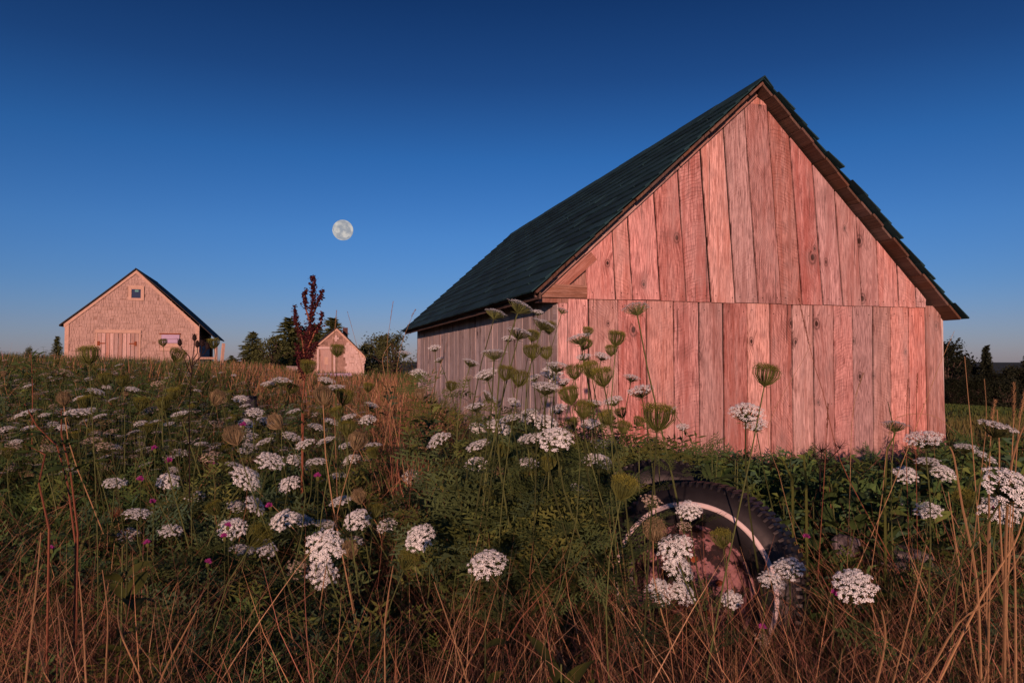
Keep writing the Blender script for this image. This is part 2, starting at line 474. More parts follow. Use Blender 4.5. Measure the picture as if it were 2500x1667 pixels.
# side wall
m = MB(); m.box(0.035, 0.09, 0.035, BL - .03, -0.1, 2.12)
side = m.build('side_wall', M['dark'], barn)
v = 0.012; k = 0
while v < BL - 0.02:
    wd = rb.uniform(0.18, 0.30)
    v1 = min(v + wd, BL)
    b = rb.uniform(.002, .006)
    me, loc = board_mesh('board', M['side_board'], (-(v1 - b), -(v + .002), -.05, -.05, -(v1 - b), -(v + .002), 2.10 + rb.uniform(-.03, .02), 2.10), 0.022, 0, 5, 0.004, rb)
    o = link('board', me, side, (0.004 + rb.uniform(0, .01), -loc[0], loc[2]))
    o.rotation_euler = (0, 0, R(-90))
    v = v1; k += 1
# the other two walls close the barn
m = MB(); m.box(BW - .06, BW - .004, 0.03, BL, -.1, 1.95); m.build('far_side_wall', M['side_board'], barn)
m = MB()
m.add([(0.03, BL - .03, -.1), (BW - .03, BL - .03, -.1), (BW - .03, BL - .03, 1.95), (TA, BL - .03, ZR - .12), (.03, BL - .03, 1.95),
       (0.03, BL, -.1), (BW - .03, BL, -.1), (BW - .03, BL, 1.95), (TA, BL, ZR - .12), (.03, BL, 1.95)],
      [(0, 1, 2, 3, 4), (9, 8, 7, 6, 5), (0, 5, 6, 1), (1, 6, 7, 2), (2, 7, 8, 3), (3, 8, 9, 4), (4, 9, 5, 0)])
m.build('rear_wall', M['side_board'], barn)
# corner board on the left corner, its edge towards the camera
m = MB(); m.box(-0.012, 0.0, -0.02, 0.10, -.05, 1.90); m.build('corner_board', M['side_board'], barn)

# roof: sheathing boards, shingle courses
TL, TRT = -0.295, 4.80                              # eave tips
V0, V1 = -0.19, BL + 0.15                           # front and rear overhang
roof = empty('roof', (0, 0, 0), 0, barn)
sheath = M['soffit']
angL, angR = math.atan(SLL), math.atan(SLR)
def slope_pt(side, d, off):
    """d metres down from the ridge on side -1/+1, off metres out of the slope"""
    a_ = angL if side < 0 else angR
    return (TA + side * (d * math.cos(a_) + off * math.sin(a_)), ZR - d * math.sin(a_) + off * math.cos(a_))
LENL = (TA - TL) / math.cos(angL); LENR = (TRT - TA) / math.cos(angR)
rs = random.Random(9)
for side, LEN in ((-1, LENL), (1, LENR)):
    d = 0.01
    while d < LEN - 0.02:
        wd = rs.uniform(.17, .29); d1 = min(d + wd, LEN)
        if LEN - d1 < .1: d1 = LEN
        f = V0 + rs.uniform(-.012, .03)
        m = MB()
        a0, a1 = slope_pt(side, d + .003, -.03), slope_pt(side, d1 - .003, -.03)
        b0, b1 = slope_pt(side, d + .003, -.006), slope_pt(side, d1 - .003, -.006)
        q = [(a0[0], f, a0[1]), (a1[0], f, a1[1]), (a1[0], V1, a1[1]), (a0[0], V1, a0[1]), (b0[0], f, b0[1]), (b1[0], f, b1[1]), (b1[0], V1, b1[1]), (b0[0], V1, b0[1])]
        if side < 0: q = [q[i] for i in (1, 0, 3, 2, 5, 4, 7, 6)]
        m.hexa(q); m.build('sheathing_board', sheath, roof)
        d = d1
    # shingles: each strip a piece; strips share meshes per length
    NC = 17
    ex = LEN / NC
    strips = {}
    def strip_mesh(L, seed):
        r = random.Random(seed); m = MB(); n = 6; vs = []
        for i in range(n + 1):
            v = L * i / n
            dip = r.uniform(-.006, .008) + .03 * 0
            lift = r.uniform(0, .006)
            x0, x1 = -0.02, ex + 0.035 + dip
            vs += [(x0, v, 0.001), (x1, v, 0.018 + lift), (x1 + .001, v, 0.002 + lift), (x0, v, -.004)]
        fs = []
        for i in range(n):
            o = i * 4
            for j in range(4): fs.append((o + j, o + (j + 1) % 4, o + 4 + (j + 1) % 4, o + 4 + j))
        fs += [(3, 2, 1, 0), tuple(n * 4 + j for j in range(4))]
        m.add(vs, fs); return m.mesh('shingle_strip', M['roof'])
    base = [strip_mesh(0.985, s) for s in range(5)]
    for cidx in range(NC):
        d = cidx * ex
        px, pz = slope_pt(side, d, 0.010 + .0)
        if side < 0:
            v = V0 - rs.uniform(.0, .03) - (cidx % 2) * 0.45
            while v < V1:
                L = 0.985; v0 = v; me = base[rs.randrange(5)]
                if v0 < V0 - .05: v0 = V0 - rs.uniform(0, .035); L = v + .99 - v0; me = strip_mesh(L, rs.randrange(999))
                if v0 + L > V1: L = V1 - v0; me = strip_mesh(max(.05, L), rs.randrange(999))
                o = link('shingle_strip', me, roof, (px, v0, pz))
                o.rotation_euler = (R(rs.uniform(-.12, .12)), 0, 0)
                o.matrix_local = Matrix.Translation((px, v0, pz + rs.uniform(0, .003))) @ Matrix.Rotation(-angL + math.pi, 4, 'Y').to_4x4() @ Matrix.Diagonal((1, 1, -1, 1))
                v += 0.99
        else:
            me = strip_mesh(V1 - V0 + rs.uniform(0, .06), 50 + cidx)
            o = link('shingle_course', me, roof)
            lift = rs.choice((0, 0, .012, .02)) if cidx % 2 else 0.0
            o.matrix_local = Matrix.Translation((px, V0 - rs.uniform(.0, .085), pz + lift * .4)) @ Matrix.Rotation(angR - R(rs.choice((0, .3, .6, 1.0, 3.2))), 4, 'Y').to_4x4()
# ridge cap
m = MB()
for i in range(11):
    v = V0 - .03 + i * .9; v2 = min(v + .93, V1)
    a = [slope_pt(-1, .13, .02), (TA, ZR + .045), slope_pt(1, .13, .02)]
    lo = [slope_pt(-1, .13, .012), (TA, ZR + .033), slope_pt(1, .13, .012)]
    e = 0.004 * (i % 2)
    vs = [(x, v, z + e) for x, z in a] + [(x, v, z + e) for x, z in lo] + [(x, v2, z + e) for x, z in a] + [(x, v2, z + e) for x, z in lo]
    m.add(vs, [(0, 1, 7, 6), (1, 2, 8, 7), (3, 9, 10, 4), (4, 10, 11, 5), (0, 3, 4, 1), (1, 4, 5, 2), (6, 7, 10, 9), (7, 8, 11, 10), (0, 6, 9, 3), (2, 5, 11, 8)])
m.build('ridge_cap', M['roof'], roof)

# rake boards under the left slope, at the gable
def rake_piece(name, mat, d0, d1, o0, o1, f, b, skew=0.0):
    m = MB(); q = []
    for dd, oo in ((d0, o0), (d1, o0 + skew), (d1, o1 + skew), (d0, o1)):
        x, z = slope_pt(-1, dd, oo); q.append((x, z))
    ox, oz = q[1]
    vs = [(x - ox, f, z - oz) for x, z in q] + [(x - ox, b, z - oz) for x, z in q]
    # turn into grain-along-z axes
    cy = Matrix.Rotation(-(math.pi / 2 - angL), 4, 'Y')
    vs = [tuple(cy @ Vector(p)) for p in vs]
    m.add(vs, [(0, 1, 2, 3), (7, 6, 5, 4), (0, 4, 5, 1), (1, 5, 6, 2), (2, 6, 7, 3), (3, 7, 4, 0)])
    o = m.build(name, mat, barn)
    o.matrix_local = Matrix.Translation((ox, 0, oz)) @ cy.inverted()
    return o
rake_piece('rake_trim', M['trim'], 0.06, 1.3, -.095, -.034, -0.062, -.024)
rake_piece('rake_trim', M['trim'], 1.31, 2.72, -.098, -.034, -0.060, -.024, .004)
rake_piece('rake_trim', M['trim'], 2.73, LENL - .01, -.085, -.034, -0.075, -.03)
rake_piece('eave_diagonal_board', M['trim'], 2.64, 3.16, -.215, -.085, -0.028, -.006, .012)
rake_piece('rafter_tail', M['trim'], 2.60, LENL - .08, -.15, -.036, 0.02, .06)
# level board closing the eave box
t0, z0 = plane_tz(1309, 740); t1, z1 = plane_tz(1431, 739)
m = MB()
L = t1 - t0
m.add([(0, -.03, 0), (L, -.03, 0), (L, -.03, .128), (.095, -.03, .132), (0, -.005, 0), (L, -.005, 0), (L, -.005, .128), (.095, -.005, .132)],
      [(0, 1, 2, 3), (7, 6, 5, 4), (0, 4, 5, 1), (1, 5, 6, 2), (2, 6, 7, 3), (3, 7, 4, 0)])
cy = Matrix.Rotation(R(90), 4, 'Y')
m.v = [tuple(cy @ Vector(p)) for p in m.v]
o = m.build('eave_return_board', M['trim'], barn)
o.matrix_local = Matrix.Translation((t0, 0, ZB + .002)) @ cy.inverted()
m = MB(); m.box(t0 + .02, t0 + .33, -.005, .10, ZB - .045, ZB - .004); m.build('plate_end', M['trim'], barn)
m = MB(); m.add([(t0 + .10, .03, ZB + .02), (t1 + .02, .03, ZB + .02), (t1 + .02, .03, zroof(t1 + .02) - .05), (t0 + .10, .03, zroof(t0 + .10) - .05)], [(0, 1, 2, 3)])
m.add([(p[0], .05, p[2]) for p in m.v[:4]], [(3, 2, 1, 0)]); m.f += [(0, 4, 5, 1), (1, 5, 6, 2), (2, 6, 7, 3), (3, 7, 4, 0)]; m.m += [0] * 4
m.build('inner_plank', M['trim'], barn)
# eave fascia strip in shadow under the shingles
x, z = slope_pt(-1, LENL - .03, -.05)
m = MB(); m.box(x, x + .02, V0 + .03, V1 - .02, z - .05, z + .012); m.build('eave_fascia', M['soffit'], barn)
# rafter tails along the side wall
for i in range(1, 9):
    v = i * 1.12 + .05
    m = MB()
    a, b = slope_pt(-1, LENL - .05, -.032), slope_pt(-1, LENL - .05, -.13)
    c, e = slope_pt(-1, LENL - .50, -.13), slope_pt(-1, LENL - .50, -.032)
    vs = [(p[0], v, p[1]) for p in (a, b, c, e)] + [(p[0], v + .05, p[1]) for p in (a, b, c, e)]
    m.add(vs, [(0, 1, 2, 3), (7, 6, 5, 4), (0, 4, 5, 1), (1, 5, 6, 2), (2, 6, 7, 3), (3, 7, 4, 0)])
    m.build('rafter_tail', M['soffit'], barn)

# ------------------------------------------------------------------ shingled outbuildings
class Bldg:
    def __init__(s, name, px0, Y, rot, label, cat):
        s.o = at(px0, 881, Y); s.a = R(rot)
        s.u = Vector((math.cos(s.a), math.sin(s.a), 0)); s.w = Vector((-math.sin(s.a), math.cos(s.a), 0))
        s.base = gz(s.o.x, s.o.y)
        s.o.z = s.base
        s.root = tag(empty(name, s.o, s.a), label, cat)
    def tz(s, px, py, v=0.0):
        d = ray(px, py); o = Vector((0, 0, CAMZ)); b = s.o + s.w * v
        k = (b - o).dot(s.w) / d.dot(s.w)
        p = o + d * k
        return (p - s.o).dot(s.u), p.z - s.base
def prism(poly, v0, v1):
    """closed prism of a t-z polygon"""
    n = len(poly); m = MB()
    m.add([(t, v0, z) for t, z in poly] + [(t, v1, z) for t, z in poly],
          [tuple(range(n)), tuple(range(2 * n - 1, n - 1, -1))] + [(i, i + n, (i + 1) % n + n, (i + 1) % n) for i in range(n)])
    return m
def shingles(poly_fn, t0, t1, z0, z1, row, wmin, wmax, v, r, holes=(), along=False, x=0.0, miss=0.010):
    """overlapping wall shingles, joined: rows from the bottom up"""
    m = MB(); z = z0
    while z < z1:
        t = t0 + r.uniform(0, wmin)
        while t < t1:
            wd = r.uniform(wmin, wmax)
            c = (t + wd / 2, z + row / 2)
            ok = poly_fn(*c) and not any(a <= c[0] <= b and lo <= c[1] <= hi for a, b, lo, hi in holes)
            if ok and r.random() > miss:
                e = r.uniform(.006, .020); dz = r.uniform(-.014, .010) + (r.uniform(.02, .075) if r.random() < .13 else 0); curl = r.uniform(0, .014) if r.random() < .35 else 0
                a, b = t + e * .5, t + wd - e * .5
                zt = z + row * 1.12
                # keep the top inside the gable
                q = [(a, v - .018 - curl, z + dz), (b, v - .018 - curl * r.random(), z + dz + r.uniform(-.006, .006)), (b, v - .003, zt), (a, v - .003, zt), (a, v, z + dz), (b, v, z + dz)]
                if along: q = [(x + (v - p[1]) , p[0], p[2]) for p in q]
                m.add(q, [(0, 1, 2, 3), (4, 5, 1, 0), (0, 3, 4), (1, 5, 2)])
            t += wd
        z += row
    return m
def shake_mat(name, light, dark, paint=None, wear=0.5):
    t = NT(name)
    co = t.node('ShaderNodeTexCoord').outputs['Object']
    isl = t.node('ShaderNodeNewGeometry').outputs['Random Per Island']
    c = t.mix(t.math('POWER', isl, 3.0), light, dark)
    n = t.noise(co, 3.2, 4, 0.65); n2 = t.noise(t.node('ShaderNodeMapping', {0: co, 3: (30, 30, 4)}).outputs[0], 1.0, 4)
    c = t.mix(t.math('MULTIPLY', t.ramp(n2, [(0.45, 0), (0.75, 1)]), 0.6), c, tuple(.5 * x for x in dark))
    if paint: c = t.mix(t.ramp(t.math('ADD', t.math('MULTIPLY', n, .85), t.math('MULTIPLY', isl, .15)), [(wear - .16, 0), (wear + .16, 1)]), c, paint)
    t.color(c); t.rough(.9); t.spec(.12); t.bump(n2, .4, .006)
    return t.mat
M['shake'] = shake_mat('bleached_shake', (.35, .26, .215), (.16, .115, .095), (.40, .305, .262), .50)
M['shake2'] = shake_mat('grey_shake', (.30, .21, .17), (.13, .085, .065))
M['shake_white'] = shake_mat('white_shake', (.47, .36, .315), (.30, .23, .20), (.49, .40, .37), .47)
M['old_paint'] = plain('flaking_cream_paint', (.42, .30, .23), .85, .3, 9)
M['door'] = wood('old_door_board', (.32, .20, .155), (.47, .335, .28), (.36, .19, .13), knots=False, saw=.2)
M['rust'] = plain('rust', (.18, .05, .018), .85, .4, 20)
M['lavender'] = plain('faded_lavender_paint', (.36, .30, .42), .8, .15, 6)
M['thin_roof'] = plain('dark_roofing', (.022, .020, .018), .85, .3, 20)
M['pane'] = plain('dark_window_glass', (.012, .016, .045), .08, .2, 3, .6)
M['blue_siding'] = plain('blue_grey_siding', (.20, .21, .23), .8, .15, 5)
M['grey_wood'] = wood('silver_grey_wood', (.20, .165, .15), (.38, .32, .29), (.24, .18, .15), knots=False, saw=.3)

A = Bldg('shingled_barn', 158, 32.0, 18, 'large cream shingled barn with boarded double door on the left hilltop', 'barn')
aw = A.tz(485, 881)[0]
at_, az = A.tz(333, 659)
el = A.tz(158, 789)[1]; er = A.tz(484, 797)[1]
al = 6.2
def a_in(t, z, e=0.0):
    lim = el + (az - el) * t / at_ if t < at_ else er + (az - er) * (aw - t) / (aw - at_)
    return -.02 < t < aw + .02 and z < lim - e
prism([(0, -.4), (aw, -.4), (aw, er), (at_, az), (0, el)], 0, al).build('wall', M['shake2'], A.root)
d0, dz1 = A.tz(238, 813); d1, _ = A.tz(340, 813); dm = A.tz(289, 813)[0]
w0, wz1 = A.tz(314, 697); w1, wz0 = A.tz(352, 734)
s0, sz1 = A.tz(391, 816); s1, sz0 = A.tz(439, 856)
m = shingles(lambda t, z: a_in(t, z, .10), .14, aw - .12, -.3, az, .155, .075, .17, 0, random.Random(2), holes=((d0, d1, -1, dz1 + .1), (w0, w1, wz0, wz1), (s0, s1, sz0, sz1)))
m.build('shingles', M['shake'], A.root)['kind'] = 'stuff'
# trims
for t in (-.015, aw - .15):
    m = MB(); m.box(t, t + .165, -.035, .0, -.4, (el if t < 1 else er) - .05); m.build('corner_board', M['old_paint'], A.root)
def rake(b, ta, za, tb, zb, wdt, f, mat, name='rake_board'):
    m = prism([(ta, za - wdt), (ta, za), (tb, zb), (tb, zb - wdt)] if ta < tb else [(tb, zb - wdt), (tb, zb), (ta, za), (ta, za - wdt)], f, f + .03)
    m.build(name, mat, b.root)
rake(A, at_, az - .0, -.05, el - .03, .17, -.05, M['old_paint'])
rake(A, at_, az - .0, aw + .02, er - .03, .17, -.052, M['old_paint'])
# roof slabs: swaybacked on the left, right slope running past the wall over a porch
et, ez = A.tz(524, 826)
def slab(b, t0, z0, t1, z1, v0, v1, th, mat, segs=8, sag=.05):
    m = MB()
    for i in range(segs + 1):
        k = i / segs; t = t0 + (t1 - t0) * k; z = z0 + (z1 - z0) * k - sag * math.sin(math.pi * k)
        m.v += [(t, v0, z), (t, v0, z + th), (t, v1, z + th), (t, v1, z)]
    for i in range(segs):
        o = i * 4
        for j in range(4): m.f.append((o + j, o + (j + 1) % 4, o + 4 + (j + 1) % 4, o + 4 + j)); m.m.append(0)
    m.f += [(0, 1, 2, 3), tuple(segs * 4 + j for j in (3, 2, 1, 0))]; m.m += [0, 0]
    m.build('roof', mat, b.root)
slab(A, at_ + .0, az + .01, -.22, el - .14, -.12, al + .1, .07, M['thin_roof'], sag=.02)
slab(A, at_ - .03, az + .02, et, ez, -.12, al + .1, .06, M['thin_roof'], sag=-.05)
# right side wall siding
m = MB()
for i in range(9): m.box(aw, aw + .02 + .004 * (i % 2), .02, al, .1 + i * .24, .1 + i * .24 + .225)
m.build('side_siding', M['blue_siding'], A.root)
m = MB(); m.box(aw + .03, aw + .12, al - .9, al - .1, 0, 1.7); m.build('side_door', M['rust'], A.root)
# double door
dr = empty('double_door', (0, 0, 0), 0, A.root)
nb = 10
for i in range(nb):
    a, b = d0 + (d1 - d0) * i / nb, d0 + (d1 - d0) * (i + 1) / nb
    me, loc = board_mesh('door_board', M['door'], (a + .01, b - .01, -.3, -.3, a + .01, b - .01, dz1, dz1), .03, -.035, 3, .006, random)
    link('door_board', me, dr, loc)
m = MB(); m.box(d0 - .1, d1 + .08, -.06, 0, dz1 + .01, dz1 + .16); m.build('lintel', M['old_paint'], dr)
m = MB(); m.box(d0 - .07, d0, -.05, 0, -.3, dz1); m.build('jamb', M['old_paint'], dr)
m = MB(); m.box(d1, d1 + .07, -.05, 0, -.3, dz1); m.build('jamb', M['old_paint'], dr)
for px_, py_, s_ in ((241, 838, 1), (331, 839, -1)):
    t, z = A.tz(px_, py_)
    m = MB(); m.box(min(t, t + s_ * .26), max(t, t + s_ * .26), -.052, -.036, z - .025, z + .025); m.box(t - .05, t + .05, -.054, -.036, z - .10, z + .10)
    m.build('strap_hinge', M['rust'], dr)
# gable window
wi = empty('window', (0, 0, 0), 0, A.root)
m = MB(); p0, pz1 = A.tz(322, 706); p1, pz0 = A.tz(344, 728)
for a, b, c, d in ((w0, w1, wz1 - .12, wz1), (w0, w1, wz0, wz0 + .10), (w0, w0 + .13, wz0 + .1, wz1 - .12), (w1 - .13, w1, wz0 + .1, wz1 - .12)): m.box(a, b, -.06, 0, c, d)
m.build('frame', M['old_paint'], wi)
m = MB()
for a, b, c, d in ((p0 - .07, p1 + .07, pz1, pz1 + .07), (p0 - .07, p1 + .07, pz0 - .07, pz0), (p0 - .07, p0, pz0, pz1), (p1, p1 + .07, pz0, pz1)): m.box(a, b, -.045, -.002, c, d)
m.build('sash', M['old_paint'], wi)
m = MB(); m.box(p0, p1, -.03, -.02, pz0, pz1); m.build('pane', M['pane'], wi)
m = MB(); m.box(p0 + .13, p0 + .28, -.033, -.031, pz1 - .12, pz1 - .03); m.build('painted_reflection', plain('teal_reflection', (.10, .30, .28)), wi)  # small teal reflection painted onto the pane
# shuttered window
sh = empty('shuttered_window', (0, 0, 0), 0, A.root)
H = sz1 - sz0
for i, (k0, k1, mm_) in enumerate(((.0, .20, 'old_paint'), (.22, .44, 'old_paint'), (.47, .70, 'lavender'), (.72, .98, 'lavender'))):
    m = MB(); m.box(s0 + .02 * i, s1 - .02 * (i % 2), -.05 - .01 * (i == 3), -.002, sz0 + H * k0, sz0 + H * k1); m.build('shutter_board', M[mm_], sh)
m = MB(); m.box(s0 - .03, s1 + .03, -.07, 0, sz1 - .0, sz1 + .05); m.build('head_trim', M['rust'], sh)

# porch railing and a leaning post beside the shingled barn
pr = tag(empty('porch_railing', at(484, 890, 31.6), A.a), 'pale wooden porch railing at the right side of the shingled barn', 'railing')
pr.location.z = gz(pr.location.x, pr.location.y)
def pole(name, p0, p1, rad, mat, parent, n=4):
    m = MB(); o = Vector(p0); m.tube([(0, 0, 0), Vector(p1) - o], rad, n, cap=True); return m.build(name, mat, parent, loc=o)
for dx in (0.0, .72): pole('post', (dx, 0, -.1), (dx, 0, 1.48 if dx > .1 else 1.05), .065, M['old_paint'], pr)
for z in (.50, .80): pole('rail', (-.02, -.05, z), (.78, -.05, z), .05, M['old_paint'], pr)
p = at(538, 893, 31.8); p.z = gz(p.x, p.y) - .1; q = at(546, 838, 31.8)
lp = pole('leaning_post', p, q, .075, M['old_paint'], None)
tag(lp, 'short bleached post leaning right just beyond the porch railing', 'post')

B = Bldg('small_shed', 755, 40.0, 18, 'small pink lit shingled shed with a white cross vent in its gable', 'shed')
bw = B.tz(889, 881)[0]; bt, bz = B.tz(822, 801); bl_ = B.tz(755, 857)[1]; br_ = B.tz(889, 868)[1]
blen = 3.4
def b_in(t, z, e=0.0):
    lim = bl_ + (bz - bl_) * t / bt if t < bt else br_ + (bz - br_) * (bw - t) / (bw - bt)
    return 0 < t < bw and z < lim - e
prism([(0, -.4), (bw, -.4), (bw, br_), (bt, bz), (0, bl_)], 0, blen).build('wall', M['shake2'], B.root)
c0 = B.tz(842, 840)[0]; cz = B.tz(842, 834)[1]
m = shingles(lambda t, z: b_in(t, z, .06) and (t < c0 or z > cz), .02, bw - .02, -.3, bz, .17, .09, .2, 0, random.Random(4))
m.build('grey_shingles', M['shake2'], B.root)['kind'] = 'stuff'
m = shingles(lambda t, z: b_in(t, z, .06) and t >= c0 and z <= cz, .02, bw - .02, -.3, bz, .17, .12, .3, 0, random.Random(6), miss=0)
m.build('white_shingles', M['shake_white'], B.root)['kind'] = 'stuff'
rake(B, bt, bz, -.05, bl_ - .04, .13, -.05, M['old_paint']); rake(B, bt, bz, bw + .05, br_ - .04, .13, -.052, M['old_paint'])
slab(B, bt, bz + .01, -.16, bl_ - .12, -.1, blen + .1, .06, M['thin_roof'], sag=0)
slab(B, bt, bz + .012, bw + .16, br_ - .12, -.1, blen + .1, .06, M['thin_roof'], sag=0)
m = shingles(lambda t, z: True, .03, blen - .03, -.2, br_ - .15, .17, .12, .3, 0, random.Random(8), along=True, x=bw, miss=0)
m.build('side_shingles', M['shake_white'], B.root)['kind'] = 'stuff'
m = MB(); m.box(bw - .10, bw + .0, -.03, -.002, -.3, br_ - .1); m.build('corner_board', M['shake_white'], B.root)
h0, hz = B.tz(779, 852); h1, _ = B.tz(811, 852)
m = MB(); m.box(h0 - .05, h1 + .1, -.10, 0, hz, hz + .13); m.build('door_lintel', M['shake_white'], B.root)
dd = MB(); dd.box(h0 + .08, h1 - .05, -.04, 0, -.3, hz - .02); door = dd.build('door', M['door'], B.root)
m = MB(); m.box(h0 + .3, h1 - .22, -.05, -.041, hz - .85, hz - .45); m.build('door_panel', M['old_paint'], door)
for px_ in (776, 816):
    t = B.tz(px_, 870)[0]; m = MB(); m.box(t - .05, t + .05, -.05, 0, -.3, hz); m.build('jamb', M['shake_white'], B.root)
ct, cz2 = B.tz(820, 826)
m = MB(); m.box(ct - .06, ct + .06, -.06, -.003, cz2 - .17, cz2 + .17); m.box(ct - .16, ct - .0605, -.06, -.003, cz2 - .05, cz2 + .06); m.box(ct + .0605, ct + .16, -.06, -.003, cz2 - .05, cz2 + .06)
m.build('cross_vent', M['shake_white'], B.root)
xt, xz = B.tz(842, 800, 1.2)
m = MB(); m.box(xt - .10, xt + .16, 1.1, 1.4, xz - .8, xz); m.build('chimney', plain('dark_brick', (.07, .035, .03)), B.root)

# planks and a grey stack in front of the small shed
def plank_pile(name, px_, py_, Y, wd, n, rot, mat, label, cat, th=.05, hgt=3):
    c = at(px_, py_, Y); c.z = gz(c.x, c.y)
    root = tag(empty(name, c, R(rot)), label, cat)
    top = at(px_, py_, Y).z - c.z
    for h in range(hgt):
        for i in range(n):
            m = MB(); y = i * .22
            cy = Matrix.Rotation(R(90), 4, 'Y')
            j = random.uniform(-.1, .1)
            m.box(-wd / 2 + j, wd / 2 + j, y, y + .2, 0, th)
            m.v = [tuple(cy @ Vector(p)) for p in m.v]
            o = m.build('plank', mat, root)
            o.matrix_local = Matrix.Translation((0, 0, top - (h + 1) * (th + .012))) @ cy.inverted()
    for s_ in (-1, 1):
        m = MB(); m.box(s_ * wd * .35 - .05, s_ * wd * .35 + .05, .03, n * .22 - .05, -.05, top - hgt * (th + .012)); m.build('bearer', mat, root)
plank_pile('plank_platform', 815, 911, 33.0, 1.45, 6, 14, M['lavender'], 'pale lavender grey plank platform in front of the small shed', 'platform', hgt=2)
plank_pile('lumber_pile', 722, 893, 34.0, .75, 4, 18, M['grey_wood'], 'low grey lumber pile left of the small shed among the weeds', 'lumber pile', hgt=4)
# dark stump half hidden in the flowers
p = at(605, 962, 7.6); g_ = gz(p.x, p.y)
m = MB(); m.tube([(0, 0, -.1), (0, 0, .3), (.01, 0, p.z - g_ + .10)], [.12, .10, .085], 9, cap=True)
tag(m.build('wooden_stump', plain('dark_stump_bark', (.03, .03, .045), .9, .4, 15), loc=(p.x, p.y, g_ - .12)), 'dark bluish stump half hidden among flowers on the left slope', 'stump')

# ------------------------------------------------------------------ trees
M['bark'] = plain('bark', (.06, .045, .035), .95, .3, 8)
M['needle'] = leafy('spruce_needles', (.058, .078, .026), .55, .1)
M['needle_shaded'] = leafy('shaded_spruce_needles', (.012, .018, .010), .5, .1)  # needle colour lowered: the far trees' shade is painted in
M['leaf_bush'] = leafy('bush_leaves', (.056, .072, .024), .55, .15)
M['leaf_shaded'] = leafy('shaded_tree_leaves', (.013, .019, .009), .5, .1)  # leaf colour lowered too, standing for shade on the far trees
def conifer_mesh(h, wd, seed, mat):
    r = random.Random(seed)
    tk = MB(); tk.tube([(0, 0, -.3), (0, 0, h * .5), (r.uniform(-.05, .05), 0, h)], [.035 * h * .6, .018 * h * .6, .004 * h], 6)
    m = MB(); n = max(22, int(h * 3.6))
    for i in range(n):
        k = i / (n - 1); z = h * (.06 + .93 * k)
        rad = wd * (1 - k) ** .62 * r.uniform(.7, 1.12) + .03 * h * .3
        nb = int(15 - 6 * k)
        for b in range(nb):
            an = r.uniform(0, 2 * math.pi); L = rad * r.uniform(.6, 1.1)
            ns = max(3, int(L / (h * .028)))
            for j in range(ns):
                f = (j + .6) / ns
                bz = z + L * (.20 * f - .32 * f * f) + r.uniform(-.02, .02) * h * .3
                c = Vector((math.cos(an) * L * f, math.sin(an) * L * f, bz))
                s_ = h * .040 * r.uniform(.7, 1.5) * (1.15 - .5 * f)
                for q in range(2):
                    d = Vector((math.cos(an + r.uniform(-1, 1)), math.sin(an + r.uniform(-1, 1)), r.uniform(-.5, .6))).normalized()
                    p_ = d.cross(Vector((r.uniform(-1, 1), r.uniform(-1, 1), r.uniform(-.3, 1)))).normalized()
                    m.add([c - d * s_ * .8 + p_ * s_ * .12, c - d * s_ * .2 - p_ * s_ * .40, c + d * s_ * 1.4, c + d * s_ * .1 + p_ * s_ * .40], [(0, 1, 2, 3)])
    return tk.mesh('trunk', M['bark']), m.mesh('crown', mat)
def broad_mesh(h, wd, seed, mat, leaf=.10, clumps=46, per=60):
    r = random.Random(seed)
    tk = MB(); tips = []
    tk.tube([(0, 0, -.3), (0, 0, h * .25), (.03 * h, 0, h * .5)], [.05 * h, .035 * h, .02 * h], 6)
    m = MB()
    for i in range(clumps):
        a = r.uniform(0, 2 * math.pi); k = r.random() ** .6; z = h * (.22 + .74 * r.random())
        prof = math.sin(min(1, (z / h) * 1.15) * math.pi) ** .6 if z / h < .86 else .35
        rr = wd * prof * k
        c = Vector((math.cos(a) * rr, math.sin(a) * rr, z))
        tk.tube([(0, 0, h * .2), c * .55 + Vector((0, 0, z * .25)), c], [.012 * h, .008 * h, .003 * h], 4)
        cs = wd * r.uniform(.16, .34)
        for j in range(per):
            o = Vector((r.gauss(0, .5), r.gauss(0, .5), r.gauss(0, .42))) * cs
            d = Vector((r.uniform(-1, 1), r.uniform(-1, 1), r.uniform(-1, 1))).normalized(); p_ = d.orthogonal().normalized()
            s_ = leaf * r.uniform(.6, 1.3); b = c + o
            m.add([b - d * s_, b + p_ * s_ * .5, b + d * s_, b - p_ * s_ * .5], [(0, 1, 2, 3)])
    return tk.mesh('trunk', M['bark']), m.mesh('crown', mat)
CON = [conifer_mesh(1.0 * 5, 1.75, 1, M['needle']), conifer_mesh(5, 1.5, 2, M['needle']), conifer_mesh(5, 2.1, 3, M['needle'])]
COND = [conifer_mesh(9, 2.3, 4, M['needle_shaded']), conifer_mesh(9, 2.9, 5, M['needle_shaded'])]
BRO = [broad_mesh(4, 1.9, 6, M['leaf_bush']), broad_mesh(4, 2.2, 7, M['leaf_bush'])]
BROD = [broad_mesh(9, 4.2, 8, M['leaf_shaded'], .22, 80, 70), broad_mesh(9, 4.6, 9, M['leaf_shaded'], .22, 80, 70)]
def tree(name, px_, top_y, Y, ms, h0, label, group=None, wk=1.0, rz=0.0):
    p = at(px_, top_y, Y); g_ = gz(p.x, p.y); hh = p.z - g_
    root = tag(empty(name, (p.x, p.y, g_), rz), label, 'tree' if 'bush' not in name else 'bush', group)
    s_ = hh / h0
    for nm, me in zip(('trunk', 'crown'), ms):
        o = link(nm, me, root); o.scale = (s_ * wk, s_ * wk, s_)
    return root
tree('spruce_tree', 618, 812, 62, CON[0], 5, 'round topped dark spruce standing alone left of the red dock stalk', wk=1.75)
tree('spruce_tree', 706, 778, 66, CON[1], 5, 'tall pointed spruce just left of the red dock stalk', wk=1.9, rz=1)
